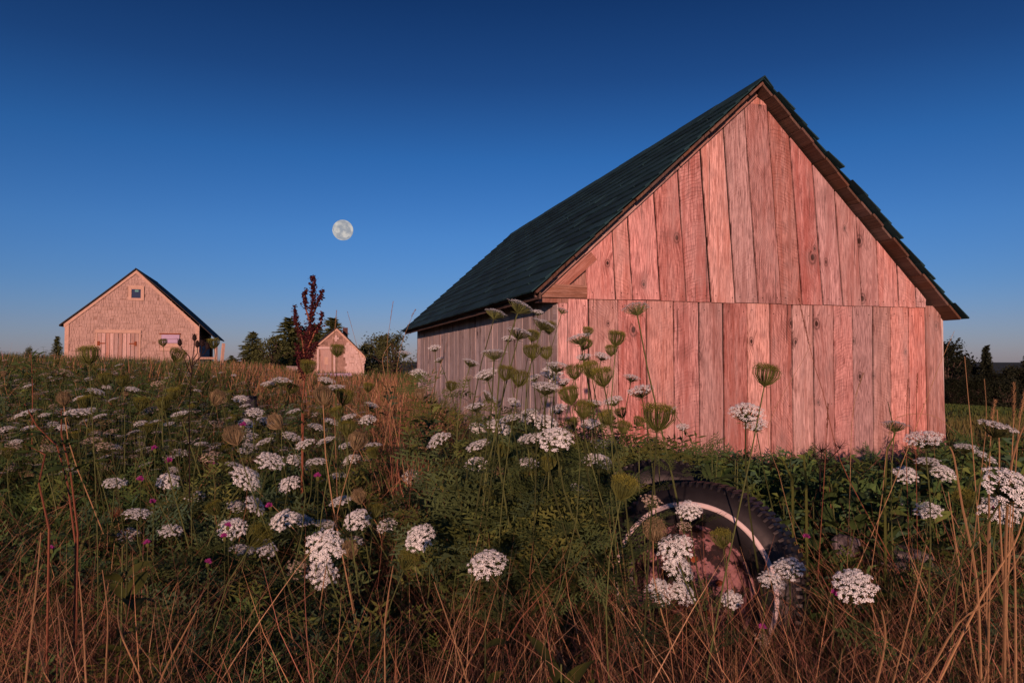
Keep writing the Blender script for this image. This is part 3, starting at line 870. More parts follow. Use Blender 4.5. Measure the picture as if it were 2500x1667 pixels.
tree('leafy_bush', 668, 818, 58, BRO[0], 4, 'broad round bush between the lone spruce and the red stalk', wk=1.3, rz=2)
tree('spruce_tree', 768, 793, 64, CON[0], 5, 'spruce directly behind the red dock stalk', wk=1.8, rz=3)
tree('spruce_tree', 812, 778, 70, CON[1], 5, 'pointed spruce rising behind the small shed gable', wk=1.7, rz=4)
tree('leafy_bush', 738, 800, 70, BRO[1], 4, 'wide rounded bush in the row left of the small shed', wk=1.0, rz=5)
tree('spruce_tree', 140, 822, 50, CON[1], 5, 'small dark spruce at the left corner of the shingled barn', wk=1.1, rz=.5)
tree('spruce_tree', 566, 868, 60, CON[2], 5, 'low spreading spruce at the edge of the slope right of the leaning post', wk=2.0, rz=1.5)
tree('leafy_bush', 925, 812, 46, BRO[0], 4, 'dark leafy bush right behind the small shed', wk=1.05)
tree('leafy_bush', 962, 818, 40, BRO[1], 4, 'leafy bush against the far end of the big barn', wk=1.0, rz=1)
tree('leafy_bush', 893, 834, 52, BRO[0], 4, 'low bush between the small shed and the leafy bushes', wk=.9, rz=2)
tree('leafy_bush', 70, 850, 24, BRO[1], 4, 'dark rounded bush on the skyline at the left edge', wk=.45, rz=2)
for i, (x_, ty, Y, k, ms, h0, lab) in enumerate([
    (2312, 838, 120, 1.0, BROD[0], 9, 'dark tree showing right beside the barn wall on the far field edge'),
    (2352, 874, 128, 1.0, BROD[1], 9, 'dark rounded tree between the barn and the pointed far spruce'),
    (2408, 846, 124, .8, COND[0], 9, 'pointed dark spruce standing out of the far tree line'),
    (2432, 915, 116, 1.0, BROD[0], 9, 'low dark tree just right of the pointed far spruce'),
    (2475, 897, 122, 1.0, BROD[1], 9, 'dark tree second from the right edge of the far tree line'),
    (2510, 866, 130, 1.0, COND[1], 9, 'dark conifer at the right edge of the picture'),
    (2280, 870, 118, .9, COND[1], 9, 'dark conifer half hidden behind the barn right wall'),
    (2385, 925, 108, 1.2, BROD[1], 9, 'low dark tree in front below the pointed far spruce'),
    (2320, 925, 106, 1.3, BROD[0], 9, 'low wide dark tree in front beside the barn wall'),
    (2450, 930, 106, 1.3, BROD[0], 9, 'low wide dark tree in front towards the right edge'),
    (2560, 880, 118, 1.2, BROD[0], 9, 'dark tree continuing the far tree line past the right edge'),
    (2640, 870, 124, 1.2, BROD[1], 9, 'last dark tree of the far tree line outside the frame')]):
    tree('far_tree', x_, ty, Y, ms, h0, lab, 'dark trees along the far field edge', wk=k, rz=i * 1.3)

# ------------------------------------------------------------------ old wheels
M['rubber'] = plain('old_black_rubber', (.011, .011, .012), .5, .4, 30, .3)
M['whitewall'] = plain('dirty_white_sidewall', (.52, .47, .45), .6, .2, 14)
t = NT('flaking_pink_rim')
co = t.node('ShaderNodeTexCoord').outputs['Object']
n1 = t.noise(co, 13, 5, .7); n2 = t.noise(co, 60, 3)
c = t.mix(t.ramp(n1, [(.49, 0), (.53, 1)]), (.013, .008, .009), (.22, .115, .12))
c = t.mix(t.math('MULTIPLY', t.ramp(n2, [(.5, 0), (.7, 1)]), .6), c, (.07, .03, .025))
t.color(c); t.rough(.75); t.bump(n1, .6, .006); M['rim'] = t.mat
def lathe(prof, n=72):
    m = MB(); k = len(prof)
    for i in range(n):
        a = 2 * math.pi * i / n
        for r_, y in prof: m.v.append((r_ * math.cos(a), y, r_ * math.sin(a)))
    for i in range(n):
        for j in range(k - 1):
            m.f.append((i * k + j, i * k + j + 1, ((i + 1) % n) * k + j + 1, ((i + 1) % n) * k + j)); m.m.append(0)
    return m
def wheel(name, px_, py_, Y, Rr, turn, lean, label, full=True):
    c = at(px_, py_, Y); g_ = gz(c.x, c.y)
    root = tag(empty(name, c), label, 'wheel')
    root.rotation_euler = (R(lean), 0, R(turn))
    s = Rr / .40
    tyre = lathe([(r_ * s, y * s) for r_, y in ((.205, .02), (.215, -.075), (.235, -.098), (.29, -.110), (.34, -.104), (.372, -.086), (.385, -.070), (.388, 0), (.385, .070), (.372, .086), (.34, .104), (.235, .098), (.215, .075), (.205, .02))]).build('tyre', M['rubber'], root, True)
    m = MB(); m.add([(x * s, y * s, z * s) for x, y, z in ((-.0055, -.086, .376), (.0055, -.086, .377), (.0055, -.080, .395), (-.0055, -.078, .395), (-.0055, -.02, .385), (.0055, -.02, .385), (.0055, -.02, .397), (-.0055, -.02, .397))],
                    [(0, 1, 2, 3), (7, 6, 5, 4), (3, 2, 6, 7), (0, 3, 7, 4), (1, 5, 6, 2)])
    lug = m.mesh('tread_lug', M['rubber'])
    m2 = MB(); m2.box(-.008 * s, .008 * s, -.015 * s, .078 * s, 0.383 * s, .396 * s); lug2 = m2.mesh('tread_lug', M['rubber'])
    for i in range(84):
        o = link('tread_lug', lug, tyre); o.rotation_euler = (0, 2 * math.pi * (i + random.uniform(-.08, .08)) / 84, 0)
        o = link('tread_lug', lug2, tyre); o.rotation_euler = (0, 2 * math.pi * (i + .5) / 84, 0)
    if full:
        lathe([(r_ * s, y * s) for r_, y in ((.303, -.108), (.305, -.1135), (.320, -.1115), (.322, -.105))]).build('white_sidewall_ring', M['whitewall'], root, True)
        rim = lathe([(r_ * s, y * s) for r_, y in ((.236, -.098), (.236, -.112), (.222, -.112), (.214, -.085), (.196, -.060), (.165, -.045), (.15, -.050), (.13, -.075), (.085, -.082), (.07, -.078), (.065, -.105), (.05, -.112), (.001, -.114))]).build('rim', M['rim'], root, True)
        for i in range(5):
            a = 2 * math.pi * i / 5 + .3
            m = MB(); m.tube([(.105 * s * math.cos(a), -.075 * s, .105 * s * math.sin(a)), (.105 * s * math.cos(a), -.100 * s, .105 * s * math.sin(a))], .012 * s, 6, cap=True); m.build('wheel_nut', M['rust'], rim)
    return root
wheel('truck_wheel', 1710, 1425, 2.74, .385, -33, -7, 'half buried old wheel with black tyre, white ring and flaking pink rim')
wheel('spare_truck_wheel', 1618, 1338, 3.35, .41, -4, -14, 'second black tyre standing behind the white ringed wheel', False)

# flat stones in the weeds
t = NT('lichen_stone'); co = t.node('ShaderNodeTexCoord').outputs['Object']; n1 = t.noise(co, 14, 5, .65)
t.color(t.mix(t.ramp(n1, [(.4, 0), (.62, 1)]), (.045, .043, .048), (.20, .185, .19))); t.rough(.95); t.bump(n1, .8, .02); M['stone'] = t.mat
def stone(px_, py_, Y, sx_, sy_, sz_, rz, seed, label):
    r = random.Random(seed); bm = bmesh.new(); bmesh.ops.create_icosphere(bm, subdivisions=3, radius=1)
    for v_ in bm.verts:
        p = v_.co; k = 1 + .16 * math.sin(p.x * 3 + seed) * math.cos(p.y * 4) + r.uniform(-.035, .035)
        p *= k; p.z = max(-.7, min(.62 + .05 * math.sin(p.x * 5), p.z))
        v_.co = Vector((p.x * sx_, p.y * sy_, p.z * sz_))
    me = bpy.data.meshes.new('stone'); bm.to_mesh(me); bm.free(); me.materials.append(M['stone'])
    o = link('field_stone', me, None, at(px_, py_, Y)); o.rotation_euler = (R(4), R(10), rz); tag(o, label, 'stone'); return o
stone(2195, 1372, 3.1, .17, .12, .10, .4, 1, 'larger flat grey stone lying in the weeds right of the wheel')
stone(2062, 1330, 3.0, .06, .06, .06, .9, 2, 'smaller pale stone close to the right edge of the wheel')

# ------------------------------------------------------------------ ground vegetation (uncountable: stuff)
def big_mesh(name, verts, quads, cols, mat):
    me = bpy.data.meshes.new(name)
    nv, nq = len(verts), len(quads)
    me.vertices.add(nv); me.vertices.foreach_set('co', verts.astype(np.float32).ravel())
    me.loops.add(nq * 4); me.loops.foreach_set('vertex_index', quads.astype(np.int32).ravel())
    me.polygons.add(nq); me.polygons.foreach_set('loop_start', np.arange(nq, dtype=np.int32) * 4)
    me.update(calc_edges=True)
    ca = me.color_attributes.new('Col', 'FLOAT_COLOR', 'POINT')
    ca.data.foreach_set('color', np.concatenate([cols, np.ones((nv, 1))], 1).astype(np.float32).ravel())
    me.materials.append(mat)
    return me
def ribbons(base, az, tilt0, bend, L, wd, col, segs=4, kink=0.0, fold=None):
    """curved blades: base (N,3), azimuth, start tilt from vertical, added bend, length, width, colour (N,3)"""
    N = len(base)
    k = np.linspace(0, 1, segs + 1)
    th = tilt0[:, None] + bend[:, None] * k[None, :] ** 1.3
    if np.any(kink): th = th + np.where(k[None, :] > 0.55, kink[:, None], 0)
    dl = L[:, None] / segs
    r_ = np.concatenate([np.zeros((N, 1)), np.cumsum(np.sin(th[:, :-1]) * dl, 1)], 1)
    z_ = np.concatenate([np.zeros((N, 1)), np.cumsum(np.cos(th[:, :-1]) * dl, 1)], 1)
    ca, sa = np.cos(az)[:, None], np.sin(az)[:, None]
    P = np.stack([base[:, None, 0] + ca * r_, base[:, None, 1] + sa * r_, base[:, None, 2] + z_], -1)
    # width direction: level, turned somewhat at random
    f = rng.uniform(0, np.pi, N) if fold is None else fold
    W = np.stack([np.cos(f), np.sin(f), np.zeros(N)], -1)[:, None, :]
    prof = (1 - k ** 2.2)[None, :, None] * 0.92 + 0.08
    W = W * prof * wd[:, None, None] * 0.5
    A_, B_ = P - W, P + W
    V_ = np.stack([A_, B_], 2).reshape(N * (segs + 1) * 2, 3)
    o = (np.arange(N) * (segs + 1) * 2)[:, None] + (np.arange(segs) * 2)[None, :]
    o = o.ravel()
    Q = np.stack([o, o + 1, o + 3, o + 2], -1)
    C = np.repeat(col, (segs + 1) * 2, 0)
    return V_, Q, C
def stamp(tv, tq, pos, az, tilt, scale, col):
    """copies a small template (verts, quads) to many places: turned, tipped, scaled"""
    N, n = len(pos), len(tv)
    ct, st = np.cos(tilt)[:, None], np.sin(tilt)[:, None]
    x = tv[None, :, 0] * scale[:, None]; y = tv[None, :, 1] * scale[:, None]; z = tv[None, :, 2] * scale[:, None]
    x2 = x * ct + z * st; z2 = -x * st + z * ct
    ca, sa = np.cos(az)[:, None], np.sin(az)[:, None]
    V_ = np.stack([pos[:, None, 0] + x2 * ca - y * sa, pos[:, None, 1] + x2 * sa + y * ca, pos[:, None, 2] + z2], -1).reshape(-1, 3)
    Q = (tq[None] + (np.arange(N) * n)[:, None, None]).reshape(-1, 4)
    return V_, Q, np.repeat(col, n, 0)
def join(parts):
    vs, qs, cs = [], [], []; o = 0
    for v_, q_, c_ in parts: vs.append(v_); qs.append(q_ + o); cs.append(c_); o += len(v_)
    return np.concatenate(vs), np.concatenate(qs), np.concatenate(cs)

PX = np.array([-900, 0, 250, 400, 650, 800, 870, 930, 960, 1000, 1050, 1090, 1150, 1200, 1350, 1480, 1560, 1700, 1850, 2000, 2200, 2320, 2500, 3300.])
PT = np.array([ 868, 868, 884, 888, 890, 905, 890, 860, 835, 838, 855, 900, 945, 985, 1040, 1090, 1120, 1150, 1162, 1168, 1170, 1125, 1060, 1060.])
PXN = np.array([-900, 1330, 1420, 1470, 1515, 1550, 1590, 1700, 1830, 1890, 1960, 2050, 2150, 3300.])
PTN = np.array([ 860, 1000, 1220, 1320, 1390, 1425, 1450, 1462, 1458, 1430, 1300, 1220, 860, 860.])
def top_limit(x, y):
    px_ = 1250 + FPX * x / y
    t1 = np.interp(px_, PX, PT)
    tn = np.where(y < 2.95, np.interp(px_, PXN, PTN), 0)
    return CAMZ - (np.maximum(t1, tn) - 881.0) / FPX * y
WC = at(1707, 1425, 2.74); WC2 = at(1618, 1322, 3.35)
def in_barn(x, y, pad=0.05):
    t_ = (x - BC.x) * U.x + (y - BC.y) * U.y; v_ = (x - BC.x) * V.x + (y - BC.y) * V.y
    return (t_ > -pad) & (t_ < BW + pad) & (v_ > -pad) & (v_ < BL + pad)
def near_wheel(x, y):
    a = (np.abs(x - WC.x) < .40) & (np.abs(y - WC.y - (x - WC.x) * -.65) < .16)
    b = (np.abs(x - WC2.x) < .40) & (np.abs(y - WC2.y) < .14)
    return a | b
def scatter(n, y0, y1, spread=.78, pad=.3, power=1.0, pxr=None):
    u = rng.random(n)
    y = y0 * (y1 / y0) ** u if power == 1.0 else (y0 ** (1 - power) + u * (y1 ** (1 - power) - y0 ** (1 - power))) ** (1 / (1 - power))
    x = rng.uniform(-1, 1, n) * (spread * y + pad)
    if pxr: x = (rng.normal(pxr[0], pxr[1], n) - 1250) / FPX * y
    k = ~(in_barn(x, y) | near_wheel(x, y))
    return x[k], y[k]
def vnoise(x, y, s, seed=0):
    a = np.sin(x * s + seed * 1.7) * np.cos(y * s * 1.13 + seed) + .6 * np.sin(x * s * 2.3 - y * s * 1.9 + seed * 3.1) + .4 * np.cos(x * s * 4.1 + y * s * 3.3 - seed)
    return np.clip(.5 + a * .28, 0, 1)
def dryness(x, y):
    px_ = 1250 + FPX * x / y
    d = np.full(len(x), .24)
    def zone(a, b, y0, y1, val, soft=70):
        k = ss(px_, a - soft, a + soft) * (1 - ss(px_, b - soft, b + soft)) * ss(y, y0 * .92, y0 * 1.08) * (1 - ss(y, y1 * .92, y1 * 1.08))
        return k, val
    for a, b, y0, y1, val in ((-999, 500, .5, 2.5, .74), (520, 900, 1.5, 4.2, .05), (860, 1160, 3.0, 9.0, .97), (880, 1560, .5, 2.95, .80), (1150, 1500, 2.75, 5.0, .08),
                              (1560, 1900, .5, 2.2, .72), (1900, 3300, .5, 2.6, .70), (1850, 3300, 2.6, 6.5, .30), (520, 900, .5, 1.7, .72), (560, 1000, 8.0, 30, .75)):
        k, v_ = zone(a, b, y0, y1, val); d = d * (1 - k) + v_ * k
    return np.clip(d + (vnoise(x, y, 3.1, 2) - .5) * .35, 0.02, .99)
DRY = np.array([(.30, .185, .095), (.40, .27, .15), (.22, .12, .06), (.34, .20, .10), (.26, .17, .10), (.15, .075, .04), (.12, .07, .04), (.24, .105, .065), (.28, .13, .085)]) * 1.1
GRN = np.array([(.040, .078, .018), (.056, .090, .022), (.028, .060, .022), (.044, .072, .016), (.070, .090, .020)]) * 1.2
def pick(pal, n, jitter=.22):
    c = pal[rng.integers(0, len(pal), n)]
    return c * rng.uniform(1 - jitter, 1 + jitter, (n, 1))
def canopy(x, y):
    h = .46 + .17 * ss(y, 2.2, 5) + .12 * vnoise(x, y, 1.3, 5)
    px_ = 1250 + FPX * x / y
    h = h + .62 * np.exp(-((px_ - 985) / 95) ** 2) * ss(y, 3.2, 4.2) * (1 - ss(y, 7.5, 9))
    return h
def fit(x, y, g, want, slack=.03):
    lim = top_limit(x, y) - g + np.minimum(rng.exponential(1.0, len(x)), 2.6) * np.where((y > 3) & ((1250 + FPX * x / y < 640) | (np.abs(1250 + FPX * x / y - 1920) < 440)), max(slack, .085), slack)
    return np.minimum(want, lim)

MV = {'dry': leafy('dry_grass_blades', None, attr='Col', trans=.15), 'green': leafy('green_grass_blades', None, attr='Col', trans=.14)}
def grass(name, N, y0, y1, dry_bias, wd, label, mat, kind):
    x, y = scatter(N, y0, y1)
    d = dryness(x, y)
    keep = rng.random(len(x)) < (d if kind == 'dry' else 1 - d * .85)
    x, y = x[keep], y[keep]
    n = len(x)                                   # most blades grow in tufts
    nc = max(1, n // 16); cid = rng.integers(0, nc, n); tuft = rng.random(n) < .68
    taz = rng.uniform(0, 2 * np.pi, nc)
    sg = .022 * (1 + .35 * y[cid])
    x2 = x[cid] + rng.normal(0, 1, n) * sg; y2 = y[cid] + rng.normal(0, 1, n) * sg
    bad = in_barn(x2, y2) | near_wheel(x2, y2) | (y2 < .95)
    tuft &= ~bad
    x = np.where(tuft, x2, x); y = np.where(tuft, y2, y)
    az = np.where(tuft, taz[cid] + rng.normal(0, .75, n), rng.uniform(0, 2 * np.pi, n))
    g = ground(x, y)
    H = canopy(x, y) * rng.uniform(.45, 1.12, n)
    H = fit(x, y, g, H)
    ok = H > .07
    x, y, g, H, az = x[ok], y[ok], g[ok], H[ok], az[ok]; n = len(x)
    lay = rng.random(n)
    tilt = np.abs(rng.normal(.12, .16, n)); bend = rng.uniform(.1, 1.45, n) ** 1.5
    if kind == 'dry':
        px_ = 1250 + FPX * x / y
        flat = (lay < np.where((y < 3.2) | ((px_ > 830) & (px_ < 1200)), .45, .2))
        tilt = np.where(flat, rng.uniform(.5, 1.35, n), tilt); bend = np.where(flat, rng.uniform(-.9, 1.1, n), bend)
    reach = np.cos(np.minimum(1.45, tilt + bend * .45))
    L = H / np.maximum(.35, reach)
    L = np.minimum(L, 1.25)
    base = np.stack([x, y, g - .02], -1)
    if kind == 'dry':
        base[:, 2] += np.where(tilt > .5, rng.uniform(0, 1, n) * H * .75, 0)
        L = np.where(tilt > .5, np.minimum(L, rng.uniform(.25, .8, n)), L)
    W_ = wd * rng.uniform(.6, 1.5, n) * (1 + .16 * y)
    kink = np.where(rng.random(n) < .25, rng.uniform(-.9, 1.2, n), 0.0) if kind == 'dry' else np.zeros(n)
    col = pick(DRY if kind == 'dry' else GRN, n)
    v_, q_, c_ = ribbons(base, az, tilt, bend, L, W_, col, 4, kink)
    tag(link(name, big_mesh(name, v_, q_, c_, mat)), label, 'grass', kind='stuff')
grass('matted_dry_grass', 80000, 1.0, 3.3, 1, .0016, 'matted dry reddish grass in the near foreground', MV['dry'], 'dry')
grass('dry_grass', 72000, 1.0, 11.0, 1, .0022, 'tangled dry tan grass filling the foreground and the clump beside the barn', MV['dry'], 'dry')
grass('green_grass', 52000, 1.0, 12.0, 0, .0030, 'green grass blades growing up through the dry tangle', MV['green'], 'green')

# feathery foliage and small lance leaves
def frond_template(seed):
    r = random.Random(seed); vs, qs = [], []
    def quad(a, b, w_):
        a, b = np.array(a), np.array(b); d = b - a
        n_ = np.cross(d, (0, 0, 1.0)); l_ = np.linalg.norm(n_)
        n_ = n_ / l_ * w_ if l_ > 1e-6 else np.array((w_, 0, 0))
        o = len(vs); mid = a + d * .45
        vs.extend([a, mid - n_, b, mid + n_]); qs.append((o, o + 1, o + 2, o + 3))
    def rp(k): return np.array((k, 0.03 * math.sin(3 * k), .32 * k - .42 * k * k))
    for i in range(4): quad(rp(i / 4), rp((i + 1.05) / 4), .006)
    for i in range(6):
        k = .22 + .76 * i / 6
        for s_ in (-1, 1):
            L = .34 * math.sin(math.pi * min(1, .35 + .62 * (1 - k))) * r.uniform(.8, 1.15)
            a = rp(k); d = np.array((.55, s_ * .83, r.uniform(-.1, .25))); d /= np.linalg.norm(d)
            for j in range(3):
                kk = (j + 1) / 3; b = a + d * L * kk
                for s2 in (-1, 1):
                    e = d * .6 + s2 * np.array((.8, -s_ * .5, .1)); quad(b - d * L * .08, b + e * L * .36, .018)
            quad(a, a + d * L, .007)
    return np.array(vs), np.array(qs)
lv = np.array([(0, 0, 0), (.45, -.09, .05), (.5, 0, .03), (.45, .09, .05), (1, 0, -.10)])
lq = np.array([(0, 1, 4, 2), (0, 2, 4, 3)])
def rolled(t, a):
    v, q = t; c_, s_ = math.cos(a), math.sin(a)
    return np.stack([v[:, 0], v[:, 1] * c_ - v[:, 2] * s_, v[:, 1] * s_ + v[:, 2] * c_], -1), q
def foliage(name, N, y0, y1, tmpl, size, label, cat, pal, hk=(.25, 1.0), pxr=None):
    x, y = scatter(N, y0, y1, pxr=pxr)
    d = dryness(x, y)
    d = np.where((1250 + FPX * x / y > 1405) & (1250 + FPX * x / y < 1960) & (y < 3.0) & (y > 1.9), .9, d)
    if pxr: d = np.minimum(d, .2); d = np.where((1250 + FPX * x / y > 1425) & (y < 3.0), 1.0, d)
    keep = rng.random(len(x)) < (1 - d) ** (1.0 if pxr else 2.2)
    x, y = x[keep], y[keep]; g = ground(x, y); n = len(x)
    H = fit(x, y, g, canopy(x, y) * rng.uniform(hk[0], hk[1], n) * .9, .045 if pxr else .025)
    px_ = 1250 + FPX * x / y
    H = np.where((px_ > 640) & (px_ < 1120), np.minimum(H, CAMZ - (915 - 881.0) / FPX * y - g - .05), H)   # nothing leafy rises over the sheds
    ok = H > .04; x, y, g, H = x[ok], y[ok], g[ok], H[ok]; n = len(x)
    pos = np.stack([x, y, g + H - .03], -1)
    parts = []
    which = rng.integers(0, len(tmpl), n)
    sc_ = size * rng.uniform(.6, 1.35, n) * (1 + .05 * y); col = pick(pal, n, .3)
    for i, (tv, tq) in enumerate(tmpl):
        k = which == i
        parts.append(stamp(tv, tq, pos[k], rng.uniform(0, 2 * np.pi, k.sum()), rng.uniform(-.9, .55, k.sum()) * (.35 if 'shoot' in name else 1), sc_[k], col[k]))
    v_, q_, c_ = join(parts)
    tag(link(name, big_mesh(name, v_, q_, c_, MV['green'])), label, cat, kind='stuff')
GF = np.array([(.032, .068, .020), (.040, .080, .024), (.030, .064, .034), (.054, .084, .020)]) * 1.55
def shoot_template(seed, narrow):
    # upright stem with alternate narrow leaves
    r = random.Random(seed); vs, qs = [], []
    def q4(a, b, c, d): o = len(vs); vs.extend([np.array(a), np.array(b), np.array(c), np.array(d)]); qs.append((o, o + 1, o + 2, o + 3))
    q4((-.006, 0, -1), (.006, 0, -1), (.004, 0, 0), (-.004, 0, 0)); q4((0, -.006, -1), (0, .006, -1), (0, .004, 0), (0, -.004, 0))
    n = 14
    for i in range(n):
        a = i * 2.4 + r.uniform(-.3, .3); z = -.85 + .85 * i / n; L = r.uniform(.22, .36) * (1.1 - .5 * i / n); up = r.uniform(.1, 1.5); w_ = L * narrow * r.uniform(.8, 1.3)
        d = np.array((math.cos(a), math.sin(a), 0)); tw = r.uniform(-1.2, 1.2); e = (np.array((-math.sin(a), math.cos(a), 0)) * math.cos(tw) + np.array((-.5 * d[0], -.5 * d[1], .86)) * math.sin(tw)) * w_
        b = np.array((0, 0, z)); m1 = b + d * L * .45 + np.array((0, 0, up * L * .42)); t1 = b + d * L + np.array((0, 0, up * L * .55 - .10 * L))
        q4(b, m1 - e, t1, m1 + e)
    return np.array(vs), np.array(qs)
foliage('leafy_shoots', 21000, 1.1, 11.0, [shoot_template(1, .10), shoot_template(2, .16), shoot_template(3, .07)], .34, 'upright leafy green shoots crowding between the flowers', 'weeds', GF * .95, (.5, 1.12))
foliage('carrot_foliage', 8500, 1.1, 9.0, [rolled(frond_template(i), a_) for i, a_ in enumerate((.3, -1.0, 1.1))], .17, 'feathery green wild carrot foliage under the flowers', 'foliage', GF, (.35, 1.0))
foliage('small_leaves', 110000, 1.0, 12.0, [rolled((lv, lq), a_) for a_ in (0, .8, -.8, 1.4, -1.4)], .062, 'small lance shaped green leaves of the weeds', 'leaves', np.concatenate([GF, np.array([(.09, .08, .02), (.10, .055, .02)])]), (.15, 1.05))

YG = np.array([(.066, .105, .036), (.078, .112, .030), (.056, .096, .044), (.090, .112, .028), (.050, .085, .030)])
MIX = [shoot_template(4, .08), shoot_template(5, .15), shoot_template(6, .11), rolled(frond_template(7), .8), rolled(frond_template(8), -.9)]
foliage('clump_shoots', 3300, 1.9, 4.0, MIX, .22, 'grey green leafy shoots under the pale flower clump', 'weeds', YG * 1.2, (.35, 1.08), pxr=(690, 130))
foliage('corner_shoots', 3600, 2.55, 4.2, MIX, .22, 'fresh green shoots below the carrots at the barn corner', 'weeds', YG, (.35, 1.75), pxr=(1315, 130))
foliage('barn_foot_weeds', 2600, 3.0, 6.8, [shoot_template(9, .12), shoot_template(10, .2), shoot_template(11, .16)], .30, 'weeds growing along the foot of the barn front', 'weeds', GF, (.5, 1.5), pxr=(1920, 260))
# far meadow on the slope and around the sheds
def far_grass(N):
    y = 11.0 * (46.0 / 11.0) ** rng.random(N); x = rng.uniform(-1, .06, N) * (.80 * y + 1)
    k = ~in_barn(x, y, .1); x, y = x[k], y[k]
    # not inside the buildings
    for b, w_, l_ in ((A, aw, al), (B, bw, blen)):
        t_ = (x - b.o.x) * b.u.x + (y - b.o.y) * b.u.y; v_ = (x - b.o.x) * b.w.x + (y - b.o.y) * b.w.y
        k = ~((t_ > -.1) & (t_ < w_ + .1) & (v_ > -.1) & (v_ < l_ + .1)); x, y = x[k], y[k]
    g = ground(x, y); n = len(x)
    H = fit(x, y, g, .75 * rng.uniform(.4, 1.1, n), .03); ok = H > .1
    x, y, g, H = x[ok], y[ok], g[ok], H[ok]; n = len(x)
    dry = rng.random(n) < dryness(x, y)
    col = np.where(dry[:, None], pick(DRY, n) * .9, pick(GRN, n))
    return ribbons(np.stack([x, y, g - .03], -1), rng.uniform(0, 6.28, n), np.abs(rng.normal(.1, .2, n)), rng.uniform(0, .9, n), H * 1.15, .0045 * y ** .75 * rng.uniform(.5, 1.3, n), col, 2)
v_, q_, c_ = far_grass(60000)
tag(link('meadow_grass', big_mesh('meadow_grass', v_, q_, c_, MV['green'])), 'rough grass and weeds covering the left slope up to the sheds', 'grass', kind='stuff')
def field_grass(N):
    y = 8.5 * (60.0 / 8.5) ** rng.random(N); x = (.56 + .30 * rng.random(N)) * y + rng.uniform(0, 1.5, N)
    k = ~in_barn(x, y, .1); x, y = x[k], y[k]; n = len(x); g = ground(x, y)
    near = ss(y, 16, 9)
    col = pick(GRN, n) * .8 + pick(DRY, n) * .25 * (1 - ss(y, 10, 22))[:, None]
    return ribbons(np.stack([x, y, g - .03], -1), rng.uniform(0, 6.28, n), np.abs(rng.normal(.1, .2, n)), rng.uniform(0, .9, n), (.16 + .30 * (1 - ss(y, 10, 18))) * rng.uniform(.5, 1.1, n), .0045 * y ** .8 * rng.uniform(.5, 1.2, n), col, 2)
v_, q_, c_ = field_grass(26000)
tag(link('field_grass', big_mesh('field_grass', v_, q_, c_, MV['green'])), 'short green field grass falling away right of the big barn', 'grass', kind='stuff')

# ------------------------------------------------------------------ wild carrot flowers
M['petal'] = leafy('white_florets', (.78, .87, .85), .08, .25)
M['petal_cream'] = leafy('cream_florets', (.62, .54, .42), .15, .25)
M['stem'] = leafy('green_stem', (.065, .085, .028), .5, .1, per_obj=True)
M['stem_dry'] = leafy('dry_stem', (.26, .17, .085), .25, .1, per_obj=True)
M['nest'] = leafy('green_seed_head', (.150, .165, .030), .35, .15)
M['nest_dk'] = leafy('green_seed_rays', (.080, .100, .026), .3, .15)
M['tan'] = leafy('tan_seed_head', (.20, .165, .090), .4, .15)
M['brown'] = leafy('red_brown_seed_head', (.16, .065, .035), .4, .1)
M['black'] = leafy('blackened_seed_head', (.016, .010, .009), .4, .05)
M['frond'] = leafy('carrot_leaf', (.062, .100, .032), .3, .15, per_obj=True)
M['purple'] = leafy('magenta_petals', (.36, .05, .26), .3, .3)
M['dock'] = leafy('burgundy_dock_seeds', (.050, .012, .015), .6, .15)
M['broad'] = leafy('broad_green_leaf', (.060, .078, .018), .25, .25)
M['bramble'] = leafy('bramble_leaf', (.048, .090, .026), .3, .2)

